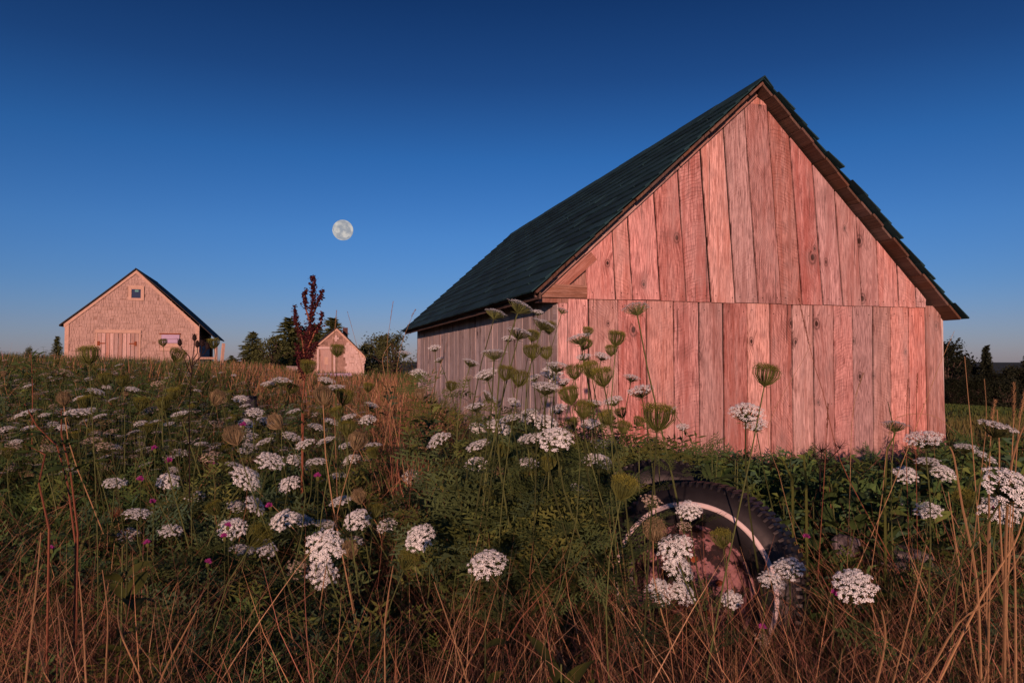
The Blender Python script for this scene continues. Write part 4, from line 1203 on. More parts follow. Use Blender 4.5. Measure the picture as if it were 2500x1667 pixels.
def umbel_mesh(kind, seed):
    """flower head of unit width, its centre at the origin, looking up +z"""
    r = random.Random(seed); m = MB()
    mats = {'W': ['petal', 'stem'], 'D': ['petal', 'stem'], 'S': ['petal_cream', 'stem'], 'C': ['nest', 'nest_dk'], 'B': ['tan', 'tan'], 'R': ['brown', 'brown'], 'K': ['black', 'black']}[kind]
    foot = Vector((0, 0, -.30))
    if kind in 'WDSRK':
        n = {'W': 88, 'D': 104, 'S': 40, 'R': 32, 'K': 26}[kind]
        dome = {'W': .10, 'D': .24, 'S': .14, 'R': .12, 'K': .10}[kind]
        per = {'W': 20, 'D': 20, 'S': 16, 'R': 12, 'K': 9}[kind]
        for i in range(n):
            k = math.sqrt((i + .5) / n); a = i * 2.39996 + r.uniform(-.35, .35)
            rr = .46 * k * r.uniform(.88, 1.12)
            c = Vector((rr * math.cos(a), rr * math.sin(a), dome * (1 - k * k) - .06 * dome + r.uniform(-.030, .030)))
            nrm_ = Vector((c.x * dome * 3.2, c.y * dome * 3.2, 1)).normalized()
            m.tube([foot, foot.lerp(c, .55) + Vector((c.x, c.y, 0)) * .18, c - nrm_ * .03], [.008, .007, .005], 3, 1)
            ur = (.056 if kind in 'WD' else .060) * r.uniform(.75, 1.2)
            t1 = nrm_.orthogonal().normalized(); t2 = nrm_.cross(t1)
            for j in range(per):
                kk = math.sqrt((j + .3) / per) * r.uniform(.7, 1.3); b = j * 2.39996 + i + r.uniform(-.5, .5)
                p = c + (t1 * math.cos(b) + t2 * math.sin(b)) * ur * kk + nrm_ * (.018 * (1 - kk * kk) + r.uniform(-.007, .007))
                d = (nrm_ + (t1 * math.cos(b) + t2 * math.sin(b)) * .45 * kk + Vector((r.uniform(-.3, .3), r.uniform(-.3, .3), 0))).normalized()
                e1 = d.orthogonal().normalized(); e2 = d.cross(e1); s_ = (.0118 if kind in 'WD' else .0130) * r.uniform(.7, 1.2) * (.8 if kind in 'RK' else 1)
                ph = r.uniform(0, 6.28)
                m.add([p + (e1 * math.cos(ph + q * 1.2566) + e2 * math.sin(ph + q * 1.2566)) * s_ for q in range(5)], [(0, 1, 2, 3, 4)], 0)
        nb = 9
    else:
        n = 80; foot = Vector((0, 0, -.46))
        for i in range(n):                       # rays curling up and inward into a nest
            a = i * 2.39996 + r.uniform(-.2, .2); k = math.sqrt((i + .5) / n)
            R_ = (.10 + .38 * k) * r.uniform(.88, 1.10); top = .42 - .12 * k * k + r.uniform(-.10, .08)
            q = Vector((math.cos(a), math.sin(a), 0))
            pts = [foot, foot + q * R_ * .55 + Vector((0, 0, .16)), foot + q * R_ * 1.0 + Vector((0, 0, .42)), foot + q * R_ * 1.08 + Vector((0, 0, .66)), q * R_ * (.92 if kind == 'C' else .70) + Vector((0, 0, top * (.80 if kind == 'C' else 1)))]
            m.tube(pts, [.014, .013, .012, .011, .009], 3, 1)
            c = pts[-1]
            for j in range(16):
                d = Vector((r.uniform(-1, 1), r.uniform(-1, 1), r.uniform(-.6, 1))).normalized()
                p = c + Vector((d.x, d.y, d.z * .9)) * .10 * r.uniform(.2, 1.5); e1 = d.orthogonal().normalized(); s_ = .042 * r.uniform(.5, 1.3)
                m.add([p - d * s_, p + e1 * s_ * .18, p + d * s_, p - e1 * s_ * .18], [(0, 1, 2, 3)], 0)
        nb = 10
    for i in range(nb):                          # thin bracts under the head
        a = 2 * math.pi * i / nb + r.uniform(-.2, .2); q = Vector((math.cos(a), math.sin(a), 0))
        L = .22 * r.uniform(.7, 1.2)
        for f in (-.5, 0, .5):
            d = Vector((math.cos(a + f * .6), math.sin(a + f * .6), -.25 if kind in 'WDS' else .15))
            m.tube([foot + q * .01, foot + q * L * .5 + Vector((0, 0, -.02)), foot + q * L * .5 + d * L * .55], [.006, .005, .002], 3, 1)
    return m.mesh({'W': 'white_umbel', 'D': 'white_umbel', 'S': 'cream_umbel', 'C': 'green_seed_head', 'B': 'tan_seed_head', 'R': 'brown_seed_head', 'K': 'black_seed_head'}[kind], [M[x] for x in mats])
UM = {k: [umbel_mesh(k, 100 + i * 7 + ord(k)) for i in range({'W': 4, 'D': 4, 'S': 2, 'C': 4, 'B': 3, 'R': 2, 'K': 1}[k])] for k in 'WDSCBRK'}
FR = []
for i in range(3):
    tv, tq = frond_template(20 + i); m_ = MB(); m_.add([tuple(p) for p in tv], [tuple(q) for q in tq]); FR.append(m_.mesh('carrot_leaf', M['frond']))

def bez(p0, p1, p2, p3, n):
    return [p0 * (1 - k) ** 3 + p1 * 3 * k * (1 - k) ** 2 + p2 * 3 * k * k * (1 - k) + p3 * k ** 3 for k in [i / n for i in range(n + 1)]]
FLOWERS = []
rf = random.Random(21)
KMAX = {'W': .088, 'D': .095, 'S': .085, 'C': .060, 'B': .060, 'R': .075, 'K': .10}
def depth_for(px_, py_, w_, kind, cap=9.0):
    Y = FPX * KMAX[kind] / w_
    if py_ < 870: Y = min(Y, .26 * FPX / max(8, 881 - py_))
    if py_ > 900: Y = min(Y, (CAMZ - .30) * FPX / (py_ - 881))
    return max(1.15, min(Y, cap))
def carrot(px_, py_, w_, kind, tau=None, roll=None, Y=None, leaves=2, label=None, group=None, dx=None):
    if Y is None: Y = depth_for(px_, py_, w_, kind)
    if 1480 < px_ < 1960 and py_ > 1150: Y = min(Y, 2.25)
    if Y > 5.5 and px_ > 900: Y = 5.5
    head = at(px_, py_, Y); size = w_ / FPX * Y * (1.16 if kind in 'WDS' else 1.05)
    tau = (rf.uniform(4, 24) if kind in 'WS' else rf.uniform(18, 40) if kind in 'DR' else rf.uniform(-12, 14)) if tau is None else tau
    roll = rf.uniform(-22, 22) if roll is None else roll
    n_ = Vector((math.tan(R(roll)), -math.tan(R(tau)), 1)).normalized()
    bx = head.x + (rf.uniform(-.24, .24) - .2 * n_.x if dx is None else dx); by = head.y + rf.uniform(-.02, .26)
    g_ = gz(bx, by)
    base = Vector((bx, by, g_)); h = head.z - g_
    root = tag(empty('wild_carrot', base), label, 'flower', group)
    foot = head - n_ * size * (.30 if kind in 'WDSRK' else .46)
    pts = bez(Vector((0, 0, -.03)), Vector((rf.uniform(-.06, .06), 0, h * .45)), foot - base - n_ * h * .30, foot - base, 7)
    r0 = max(.0012, .0008 + .0009 * size / .08) * (1 + .06 * Y) * rf.uniform(.8, 1.25)
    m = MB(); m.tube(pts, [r0 * (1.5 - .6 * i / 7) for i in range(8)], 5)
    m.build('stem', M['stem_dry'] if kind in 'RK' or (kind == 'B' and rf.random() < .6) else M['stem'], root)
    o = link(UM[kind][0].name.split('.')[0], rf.choice(UM[kind]), root)
    o.location = head - base
    o.rotation_mode = 'QUATERNION'
    o.rotation_quaternion = n_.to_track_quat('Z', 'Y') @ Matrix.Rotation(rf.uniform(0, 6.28), 3, 'Z').to_quaternion()
    o.scale = (size,) * 3
    for i in range(leaves):
        f = rf.uniform(.2, .80) if leaves > 4 else rf.uniform(.2, .7); p = pts[int(f * 7)]
        lf = link('leaf', rf.choice(FR), root, p); s_ = rf.uniform(.08, .17)
        lf.scale = (s_,) * 3; lf.rotation_euler = (rf.uniform(-.4, .4), rf.uniform(-.7, .1), rf.uniform(0, 6.28))
    FLOWERS.append((root, kind, head))
    return root

# px, py, width px, kind[, tip towards camera, lean]
DATA = """1211 763 49 W -6 18;1273 746 62 W -4 26;1314 761 26 W;1328 789 54 W 0 24;1270 810 58 W 2 16;1241 825 30 W;1340 800 34 C;1302 820 32 C;1299 858 42 C;1333 861 34 C
1374 757 27 W -8 20;1413 823 55 W 4 -14;1435 809 26 C;1429 839 34 C;1506 826 43 C 0 8;1492 855 30 C;1553 750 60 W -16 -6;1425 870 36 W;1471 868 38 W;1206 860 58 W -2 0
1151 883 40 W 4 20;1142 922 26 S;1235 910 42 C;1269 923 46 C 10 10;1349 912 52 D;1303 920 30 W;1360 891 55 W 6 6;1333 943 66 W 10 6;1374 931 38 W;1402 907 42 C
1440 901 45 C;1470 920 54 C;1390 964 52 C;1425 999 50 C 8 0;1497 976 45 W 14 -16;1452 983 40 W;1543 920 38 W;1563 951 60 W 12 -14;1197 967 42 W 4 42;1219 1042 56 D 24 22
1246 1021 55 W 8 -14;1292 1014 46 D;1332 1032 58 D 28 14;1356 1072 80 D 30 -6;1440 1034 46 W;1607 1018 75 C 4 4;1640 1002 28 W 0 -40;1666 1041 30 W;1162 1132 50 D 26 -8;1290 1129 46 W 20 6
1390 1121 40 W;1440 1122 46 D;1470 1126 48 D;1871 915 60 C 2 10;1822 1006 76 D 22 -4;1845 1036 54 W 20 -14;2185 1036 56 W -10 12;2256 1070 78 W 16 -16;1523 1190 66 C;1591 1224 50 S 30 10
1683 1245 55 D;1671 1284 36 S;1597 1296 58 B 30 0;1762 1313 48 C;1649 1337 78 D 34 -18;1653 1384 72 D 36 24;1612 1442 62 D 40 12;1666 1446 58 D 36 20;1787 1463 45 D 40 -10;1925 1388 72 D 22 -14
1884 1418 58 D 26 10;2085 1430 92 D 34 -20;1370 1187 46 D;1438 1238 40 W;1367 1277 36 W;2436 1042 82 W 10 14;2406 1115 50 W;2466 1190 120 D 34 8;2440 1245 80 D 34 -10;2355 1218 50 C
824 855 34 C 0 4;752 895 37 C;660 936 42 W 10 -4;688 928 44 W 8 6;798 928 40 W;819 945 43 W 8 0;712 949 29 C;789 965 46 B;842 969 43 C;907 988 31 W 12 20
1061 848 30 W;1072 877 26 W;988 861 31 W;1102 942 28 C;899 945 25 C;825 1007 33 C;850 1018 37 W 14 -14;674 1031 40 B 4 -40;647 1027 38 W 10 24;809 1029 40 W
774 1042 38 W 10 20;849 1045 43 C;712 1065 43 W 12 22;744 1083 46 W 20 -16;796 1075 42 W;846 1087 37 W;873 1077 46 B;910 1086 41 W 2 -2;911 1104 28 C;858 1122 40 D
891 1121 31 W;659 1124 62 W 26 22;718 1122 36 W 30 20;865 1156 34 W 8 6;1072 1075 58 D 14 -28;1037 1088 26 B;1003 1164 38 D 50 0;1214 1156 32 B;920 1191 31 W;965 1193 31 W
876 1212 36 B;972 1235 40 D;601 1167 66 D 32 42;622 1234 52 D 20 52;524 1240 38 C 0 -30;738 1269 50 W 16 14;630 1310 60 C 10 40;649 1336 54 W 24 36;793 1333 80 D 52 20;787 1400 66 D 50 24
856 1342 42 B;862 1321 48 W 14 8;728 1390 54 S 30 30;945 1282 46 W 30 -10;976 1242 40 D;1025 1313 68 D 42 -20;996 1368 50 C 0 24;853 1400 42 W 30 20;1006 1262 34 B;913 1246 40 C
1189 1377 82 D 30 -10;1229 1331 44 W 24 18;1129 1424 28 S;773 1480 34 C;1237 1266 31 B;1197 1254 32 C;336 1253 56 W 10 10;282 1249 40 R;417 1295 50 W 18 10;436 1268 31 W
385 1367 46 D 36 22;421 1358 40 W 24 42;554 1380 44 W 14 42;558 1407 50 D 30 24;520 1440 46 D 40 30;585 1453 50 W 10 40;550 1491 46 W 10 32;428 1459 37 S 44 0;341 1396 52 R 40 10;217 866 50 C 0 -4
434 867 38 C 0 26;398 836 21 C;522 838 28 C 4 -4;531 972 38 B 0 26;587 973 33 W;363 1044 26 C;572 1064 50 B;612 1064 32 W;222 1077 46 W;257 1090 50 W 10 8
190 1007 56 W 10 4;364 1003 40 W;515 1115 46 W 24 0;60 1010 44 W;32 1090 36 W;118 1095 38 W 6 24;345 985 36 C;400 985 36 C;156 975 34 B;208 980 32 C
425 960 32 C;300 930 30 C;258 925 34 C;385 936 32 W;160 910 38 W 6 26;110 915 26 W;20 1105 30 C;235 955 36 W 4 22;325 950 30 W;440 1010 40 W;1545 1580 30 S 30 0;1862 1560 36 S 30 0;2015 1525 28 C;1320 1490 26 R;1337 1530 30 B"""
ENT = []
for tok in DATA.replace('\n', ';').split(';'):
    f = tok.split()
    if len(f) >= 4: ENT.append((float(f[0]), float(f[1]), float(f[2]), f[3], float(f[4]) if len(f) > 4 else None, float(f[5]) if len(f) > 5 else None))
re_ = random.Random(88)
for (x0, x1, y0, y1, num, wl_, wh_, kinds) in ((560, 900, 1000, 1240, 16, 32, 52, 'WWWD'), (560, 900, 1240, 1440, 10, 40, 66, 'WWDD'), (1150, 1500, 900, 1160, 15, 36, 58, 'WWDC'), (1100, 1480, 1160, 1340, 7, 34, 50, 'WDC'), (930, 1120, 900, 1250, 7, 26, 42, 'WDB'), (1490, 1620, 890, 1120, 4, 32, 46, 'WC'), (250, 560, 1130, 1330, 7, 34, 52, 'WWD'), (2180, 2480, 1090, 1250, 6, 40, 66, 'WWD')):
    got = 0; tr_ = 0
    while got < num and tr_ < 400:
        tr_ += 1; x_, y_, w_ = re_.uniform(x0, x1), re_.uniform(y0, y1), re_.uniform(wl_, wh_)
        if any((x_ - e[0]) ** 2 + (y_ - e[1]) ** 2 < (.42 * (w_ + e[2])) ** 2 for e in ENT): continue
        k_ = re_.choice(kinds); ENT.append((x_, y_, w_ * (.75 if k_ in 'CB' else 1), k_, None, None)); got += 1
REG = [(lambda x, y: x > 2300, 'in the weeds right of the barn'), (lambda x, y: x >= 1960 and y > 1100, 'in the weeds beyond the wheel'), (lambda x, y: 1480 <= x < 1960 and y >= 1150, 'around the truck wheel'),
       (lambda x, y: x >= 1590 and y < 1150, 'before the pink barn front'), (lambda x, y: x >= 1345 and y < 905, 'high before the barn corner'), (lambda x, y: x >= 1345 and y < 1060, 'low before the barn corner'),
       (lambda x, y: 960 <= x and y < 875, 'high before the barn side wall'), (lambda x, y: 1100 <= x and y < 1000, 'low before the barn side wall'), (lambda x, y: x >= 1100 and y < 1240, 'beside the barn corner foot'), (lambda x, y: x >= 1100, 'in the bottom centre grass'),
       (lambda x, y: x >= 560 and y < 1000, 'below the small shed'), (lambda x, y: x >= 850 and y < 1140, 'left of the tan grass clump'), (lambda x, y: x >= 560 and y < 1140, 'in the upper pale clump'), (lambda x, y: x >= 850, 'in the grass left of centre'),
       (lambda x, y: x >= 560, 'in the lower pale clump'), (lambda x, y: y > 1200, 'in the lower left weeds'), (lambda x, y: y < 880, 'against the shingled barn'), (lambda x, y: x < 230, 'at the left edge of the slope'), (lambda x, y: True, 'on the slope below the shingled barn')]
KN = {'W': 'flat white wild carrot umbel', 'D': 'domed white wild carrot head', 'S': 'sparse cream wild carrot umbel', 'C': 'green closed wild carrot head', 'B': 'tan dried wild carrot nest', 'R': 'red brown wild carrot seed head', 'K': 'black dried umbel'}
ORD = ['%s' % q for q in 'first second third fourth fifth sixth seventh eighth ninth tenth eleventh twelfth thirteenth fourteenth fifteenth sixteenth seventeenth eighteenth nineteenth twentieth twenty-first twenty-second'.split()]
re_ = random.Random(61)
ENT = [(e[0], e[1], e[2], 'S' if (e[3] == 'W' and e[0] < 560 and e[1] < 1130 and re_.random() < .6) else e[3], e[4], e[5]) for e in ENT]
grp = {}
for e in ENT:
    rg = next(t_ for fn, t_ in REG if fn(e[0], e[1])); grp.setdefault((e[3], rg), []).append(e)
for (kd, rg), es in grp.items():
    es.sort(key=lambda e: e[0])
    for i, e in enumerate(es):
        lab = KN[kd] + ' ' + rg + ('' if len(es) == 1 else ', leftmost of them' if i == 0 else ', ' + ORD[i] + ' from the left' if i < len(es) - 1 else ', rightmost of them')
        carrot(e[0], e[1], e[2], kd, e[4], e[5], label=lab, group='wild carrot flowers around the barns', leaves=(6 if 1180 < e[0] < 1560 else 3) if e[2] > 30 else 1)
# smaller ones crowding the slope
rf = random.Random(77); nsm = 0; tries = 0; sm = []; SMALL = []
while nsm < 130 and tries < 4000:
    tries += 1
    Y = 4.2 * (13.0 / 4.2) ** rf.random(); px_ = rf.uniform(-15, 640)
    x_ = (px_ - 1250) / FPX * Y; g_ = gz(x_, Y); z_ = g_ + rf.uniform(.55, .84)
    z_ = min(z_, float(top_limit(np.array([x_]), np.array([Y]))[0]) + rf.uniform(0, .05))
    q_ = project((x_, Y, z_))
    if any((q_[0] - a) ** 2 + (q_[1] - b) ** 2 < 26 ** 2 for a, b in sm): continue
    sm.append(q_); kd = rf.choice('WWWSSCCCB')
    SMALL.append((q_[0], q_[1], KMAX[kd] * rf.uniform(.75, 1.1) * FPX / Y, kd, Y))
    nsm += 1
ZX = [(110, 'left of the shingled barn'), (235, 'under the barn left corner'), (340, 'under the barn double door'), (440, 'under the shuttered window'), (530, 'under the porch railing'), (9999, 'under the leaning post')]
cells = {}
for e in SMALL: cells.setdefault((e[3], next(t_ for lim, t_ in ZX if e[0] < lim), 'high' if e[1] < 945 else 'low'), []).append(e)
for (kd, zn, hl), es in cells.items():
    es.sort(key=lambda e: e[0])
    for i, e in enumerate(es):
        lab = {'W': 'small white umbel', 'C': 'small green carrot head', 'B': 'small tan carrot nest', 'S': 'small cream umbel'}[kd] + f' {hl} on the slope ' + zn
        lab += '' if len(es) == 1 else ', leftmost one' if i == 0 else ', ' + ORD[min(13, i)] + ' from left' if i < len(es) - 1 else ', rightmost one'
        carrot(e[0], e[1], e[2], kd, Y=e[4], leaves=0, label=lab, group='small wild carrots crowding the left slope')
# beyond those: far heads nobody could count
def simple_head(seed):
    r = random.Random(seed); vs, qs = [], []
    for i in range(14):
        a = i * 2.39996; k = math.sqrt((i + .5) / 14) * .5; c = np.array((k * math.cos(a), k * math.sin(a), .08 * (1 - 4 * k * k) + r.uniform(-.02, .02)))
        o = len(vs); ph = r.uniform(0, 6)
        vs.extend([c + np.array((math.cos(ph + q * 1.57), math.sin(ph + q * 1.57), r.uniform(-.3, .3))) * .10 for q in range(4)]); qs.append((o, o + 1, o + 2, o + 3))
    o = len(vs); vs.extend([np.array(p) for p in ((-.02, 0, 0), (.02, 0, 0), (.02, 0, -5), (-.02, 0, -5))]); qs.append((o, o + 1, o + 2, o + 3))
    return np.array(vs, float), np.array(qs)
N = 3600
y = 4.0 * (30.0 / 4.0) ** rng.random(N); px_ = rng.uniform(-30, 900, N); x = (px_ - 1250) / FPX * y
k = ~in_barn(x, y, .2); x, y = x[k], y[k]; g = ground(x, y)
H = fit(x, y, g, rng.uniform(.62, .92, len(x)), .06); ok = H > .3; x, y, g, H = x[ok], y[ok], g[ok], H[ok]; n = len(x)
PAL = np.array([(.36, .36, .32), (.30, .28, .22), (.44, .44, .40), (.12, .13, .035), (.10, .115, .03), (.20, .16, .08)])
SH = [simple_head(i) for i in range(3)]
v_, q_, c_ = join([stamp(*SH[i], np.stack([x, y, g + H], -1)[i::3], rng.uniform(0, 6.28, len(x[i::3])), rng.uniform(-.3, .3, len(x[i::3])), .075 * rng.uniform(.6, 1.15, len(x[i::3])), pick(PAL, len(x[i::3]))) for i in range(3)])
_nv = len(SH[0][0]); c_ = c_.reshape(-1, _nv, 3); c_[:, -4:] = (.05, .07, .022); c_ = c_.reshape(-1, 3)
tag(link('distant_carrot_flowers', big_mesh('distant_carrot_flowers', v_, q_, c_, MV['green'])), 'mass of tiny far carrot flowers speckling the left slope', 'flowers', kind='stuff')

# ------------------------------------------------------------------ other single plants
def plant_root(name, px_, py_, Y, label, cat, group=None, dy=0.0):
    p = at(px_, py_, Y); g_ = gz(p.x, p.y); return tag(empty(name, (p.x, p.y, g_)), label, cat, group), Vector((p.x, p.y, g_)), p
rp_ = random.Random(31)
# magenta knapweed
KN2 = [(415, 1126, 'below the pale dry stem at left'), (343, 1172, 'above the broad leaved plant'), (378, 1097, 'left of the upright dry stem on the slope'), (374, 1227, 'right of the broad leaved plant'), (557, 1285, 'left of the tan carrot nest'), (548, 1311, 'just under another bloom left of the tan nest'),
       (360, 1327, 'over the lower left white umbels'), (126, 1341, 'far left in the dry grass'), (508, 1374, 'beside the lower left white umbels'), (594, 1040, 'under the dark stump'), (776, 1164, 'in the dark grass of the pale clump'), (659, 1236, 'beside the left tilted white head'),
       (1969, 1312, 'at the right rim of the tyre'), (2035, 1448, 'left of the large domed white head'), (1862, 1531, 'in the grass below the wheel'), (2418, 1238, 'under the big white heads at right'), (515, 1132, 'beside the pinkish umbel on the slope')]
hm = []
for s_ in range(3):
    r = random.Random(s_ + 5); m = MB(); m.tube([(0, 0, -.011), (0, 0, -.004), (0, 0, .002)], [.003, .006, .004], 6, 1)
    for i in range(40):
        a = i * 2.4; k = (i + .5) / 40; d = Vector((math.cos(a) * k, math.sin(a) * k, 1.15 - .8 * k)).normalized(); e = d.orthogonal().normalized(); L = .013 * r.uniform(.8, 1.2)
        m.add([e * -.0012, d * L * .6 - e * .0022, d * L, d * L * .6 + e * .0022], [(0, 1, 2, 3)])
    hm.append(m.mesh('blossom', [M['purple'], M['nest_dk']]))
for x_, y_, wh in KN2:
    Y = 1.7 + 1.2 * (1667 - y_) / 700; Y = min(Y + (.8 if y_ < 1150 else 0), (CAMZ - .25) * FPX / (y_ - 881))
    root, b, p = plant_root('knapweed', x_, y_, Y, 'magenta knapweed bloom ' + wh, 'flower', 'magenta knapweed blooms')
    m = MB(); m.tube(bez(Vector((rp_.uniform(-.08, .08), .05, 0)), Vector((0, .03, .2)), p - b - Vector((0, 0, .15)), p - b - Vector((0, 0, .01)), 5), .0012, 4); m.build('stem', M['stem'], root)
    o = link('blossom', rp_.choice(hm), root, p - b); o.rotation_euler = (rp_.uniform(-.2, .7), rp_.uniform(-.4, .4), 0); o.scale = (.95 * Y / 2.0,) * 3

# burgundy dock stalk
root, b, p = plant_root('dock_plant', 748, 1060, 3.9, 'tall burgundy dock stalk with seed spikes rising against the sky', 'plant')
def dpt(px_, py_): return at(px_, py_, 3.9) - b
segs_ = [[(738, 1075), (738, 985), (746, 900), (757, 800), (765, 735), (765, 673)], [(746, 900), (738, 830), (722, 780), (719, 745)], [(752, 850), (768, 812), (782, 790), (787, 762)], [(758, 790), (747, 755), (743, 720), (748, 706)], [(760, 775), (772, 750), (782, 725), (788, 708)], [(742, 925), (730, 880), (724, 840)], [(746, 905), (762, 860), (772, 835)]]
m = MB()
for sg in segs_: m.tube([dpt(*q) for q in sg], [.006 - .0045 * i / (len(sg) - 1) for i in range(len(sg))], 5)
m.v[0:5] = [(x_, y_, -.02) for x_, y_, z_ in m.v[0:5]]
m.build('stalk', M['brown'], root)
for si, sg in enumerate(segs_):
    m = MB(); pts = [dpt(*q) for q in sg]; st = 2 if si == 0 else 1 if len(sg) > 3 else 0
    for i in range(st, len(pts) - 1):
        L = (pts[i + 1] - pts[i]).length; n = int(L * (2000 if si == 0 else 1400))
        for j in range(n):
            k = rp_.random(); c = pts[i].lerp(pts[i + 1], k); dens = .032 * (1.0 if si == 0 else .66) * (1 - .55 * (i + k) / len(pts)) * (.6 + .5 * math.sin(j * .7) ** 2)
            c = c + Vector((rp_.gauss(0, 1), rp_.gauss(0, 1), rp_.gauss(0, .7))) * dens * .55
            d = Vector((rp_.uniform(-1, 1), rp_.uniform(-1, 1), rp_.uniform(-1, .4))).normalized(); e = d.orthogonal().normalized(); s_ = rp_.uniform(.005, .010)
            m.add([c - d * s_, c + e * s_ * .7, c + d * s_, c - e * s_ * .7], [(0, 1, 2, 3)])
    m.build('seed_spike', M['dock'], root)

# dark seed head weed in front of the shingled barn
root, b, p = plant_root('seed_head_weed', 472, 930, 3.4, 'dark branched weed with round seed heads against the shingled barn corner', 'weed')
def dp2(px_, py_): return at(px_, py_, 3.4) - b
brs = [[(462, 1010), (466, 930), (470, 880), (475, 835), (475, 824)], [(468, 905), (462, 870), (443, 850), (439, 836)], [(470, 880), (482, 862), (482, 840)], [(470, 895), (490, 870), (494, 838)], [(472, 885), (500, 862), (507, 845)], [(466, 915), (455, 890), (448, 868)]]
m = MB()
for sg in brs: m.tube([dp2(*q) for q in sg], .0022, 4)
m.tube([(0, 0, -.02), dp2(462, 1010)], .003, 4); m.build('stem', M['black'], root)
m0 = MB(); m0.tube([(0, 0, -.016), (0, 0, -.008), (0, 0, .006), (0, 0, .018)], [.004, .010, .009, .003], 7, cap=True)
for i in range(26):
    a = i * 2.4; z_ = -.010 + .026 * i / 26; m0.tube([(.008 * math.cos(a), .008 * math.sin(a), z_), (.014 * math.cos(a), .014 * math.sin(a), z_ + .006)], [.0012, .0004], 3)
hd = m0.mesh('seed_head', M['black'])
for sg in brs[:5]: link('seed_head', hd, root, dp2(*sg[-1]))
lvs = MB()
for i in range(9):
    c = dp2(rp_.uniform(455, 485), rp_.uniform(880, 960)); d = Vector((rp_.choice((-1, 1)), rp_.uniform(-.4, .4), rp_.uniform(-.1, .5))).normalized(); e = Vector((0, 0, 1)).cross(d).normalized()
    lvs.add([c, c + d * .03 - e * .005, c + d * .07, c + d * .03 + e * .005], [(0, 1, 2, 3)])
lvs.build('leaf', M['black'], root)

# leaf blades with real curl
def leaf_mesh(name, mat, L=1.0, W=.30, seg=6, droop=.35, fold=.12, wav=.02):
    m = MB()
    for i in range(seg + 1):
        k = i / seg; w_ = W * math.sin(math.pi * min(1, k * .93 + .07)) ** .8 * .5 + .004; z_ = .25 * k * L - droop * k * k * L
        x_ = L * k; wv = wav * math.sin(k * 9)
        m.v += [(x_, -w_, z_ + fold * w_ + wv), (x_, 0, z_ - fold * w_ * .5), (x_, w_, z_ + fold * w_ - wv)]
    for i in range(seg):
        o = i * 3; m.f += [(o, o + 1, o + 4, o + 3), (o + 1, o + 2, o + 5, o + 4)]; m.m += [0, 0]
    return m.mesh(name, mat, True)
BL = [leaf_mesh('leaf', M['broad'], 1, .34), leaf_mesh('leaf', M['broad'], 1, .40, droop=.5)]
BR = [leaf_mesh('leaf', M['bramble'], 1, .62, droop=.3, wav=.04), leaf_mesh('leaf', M['bramble'], 1, .52, droop=.55, wav=.04)]
def leafy_plant(name, px_, py_, Y, n, size, meshes, spread, label, cat, hgt=None, tilt=(-.9, -.1), top=0.0):
    root, b, p = plant_root(name, px_, py_, Y, label, cat)
    h = p.z - b.z
    stem = MB(); ns = 3 if n > 8 else 1
    tops = []
    for s_ in range(ns):
        o = Vector((rp_.uniform(-1, 1) * spread, rp_.uniform(-.3, .5) * spread, 0)) if ns > 1 else Vector()
        tp = Vector((o.x * 1.0, o.y, h * rp_.uniform(.85, 1.0))); tops.append((o * .3, tp))
        stem.tube(bez(o * .3, o * .3 + Vector((0, 0, h * .4)), tp - Vector((0, 0, h * .3)), tp, 5), [.004, .004, .0035, .003, .0025, .002], 5)
    stem.build('stem', M['stem'], root)
    for i in range(n):
        a, tp = tops[i % ns]; k = rp_.uniform(.55, 1.0)
        c = bez(a, a + Vector((0, 0, h * .4)), tp - Vector((0, 0, h * .3)), tp, 8)[int(k * 8)]
        o = link('leaf', rp_.choice(meshes), root, c); s_ = size * rp_.uniform(.7, 1.2); o.scale = (s_,) * 3
        o.rotation_euler = (rp_.uniform(-.5, .5), rp_.uniform(*tilt), i * 2.4 + rp_.uniform(-.4, .4))
leafy_plant('broadleaf_weed', 312, 1212, 2.1, 7, .12, BL, .05, 'broad leaved green weed with pointed leaves in the left weeds', 'weed')
leafy_plant('broadleaf_weed', 300, 1282, 2.0, 6, .10, BL, .05, 'lower broad leaved weed just under the pointed leaved one', 'weed')
leafy_plant('broadleaf_weed', 1370, 1600, 1.55, 4, .13, BL, .03, 'two big smooth green leaves at the bottom centre', 'weed', tilt=(-1.3, -.6))
leafy_plant('broadleaf_weed', 1185, 1425, 1.7, 4, .07, BL, .03, 'small leafy sprig under the peach coloured carrot head', 'weed')
leafy_plant('bramble', 1660, 1098, 3.0, 22, .10, BR, .16, 'bramble stems with leaves hanging over the top of the wheel', 'bramble')
leafy_plant('bramble', 1745, 1075, 3.0, 22, .10, BR, .14, 'bramble shoots leaning over the wheel before the barn planks', 'bramble')
leafy_plant('bramble', 1990, 1150, 2.9, 26, .12, BR, .20, 'dark bramble patch between the wheel and the flat stones', 'bramble')
leafy_plant('bramble', 2110, 1165, 3.0, 26, .12, BR, .20, 'dark bramble patch behind the flat stones', 'bramble')
leafy_plant('bramble', 2140, 1385, 2.5, 9, .085, BR, .10, 'dark hanging leaves below the larger flat stone', 'bramble')
leafy_plant('bramble', 1560, 1075, 3.0, 8, .07, BR, .10, 'yellow green leafy shoots below the big green carrot head', 'bramble')
leafy_plant('bramble', 1930, 1110, 3.5, 8, .07, BR, .12, 'small bramble shoots at the barn foot left of the black umbel', 'bramble')
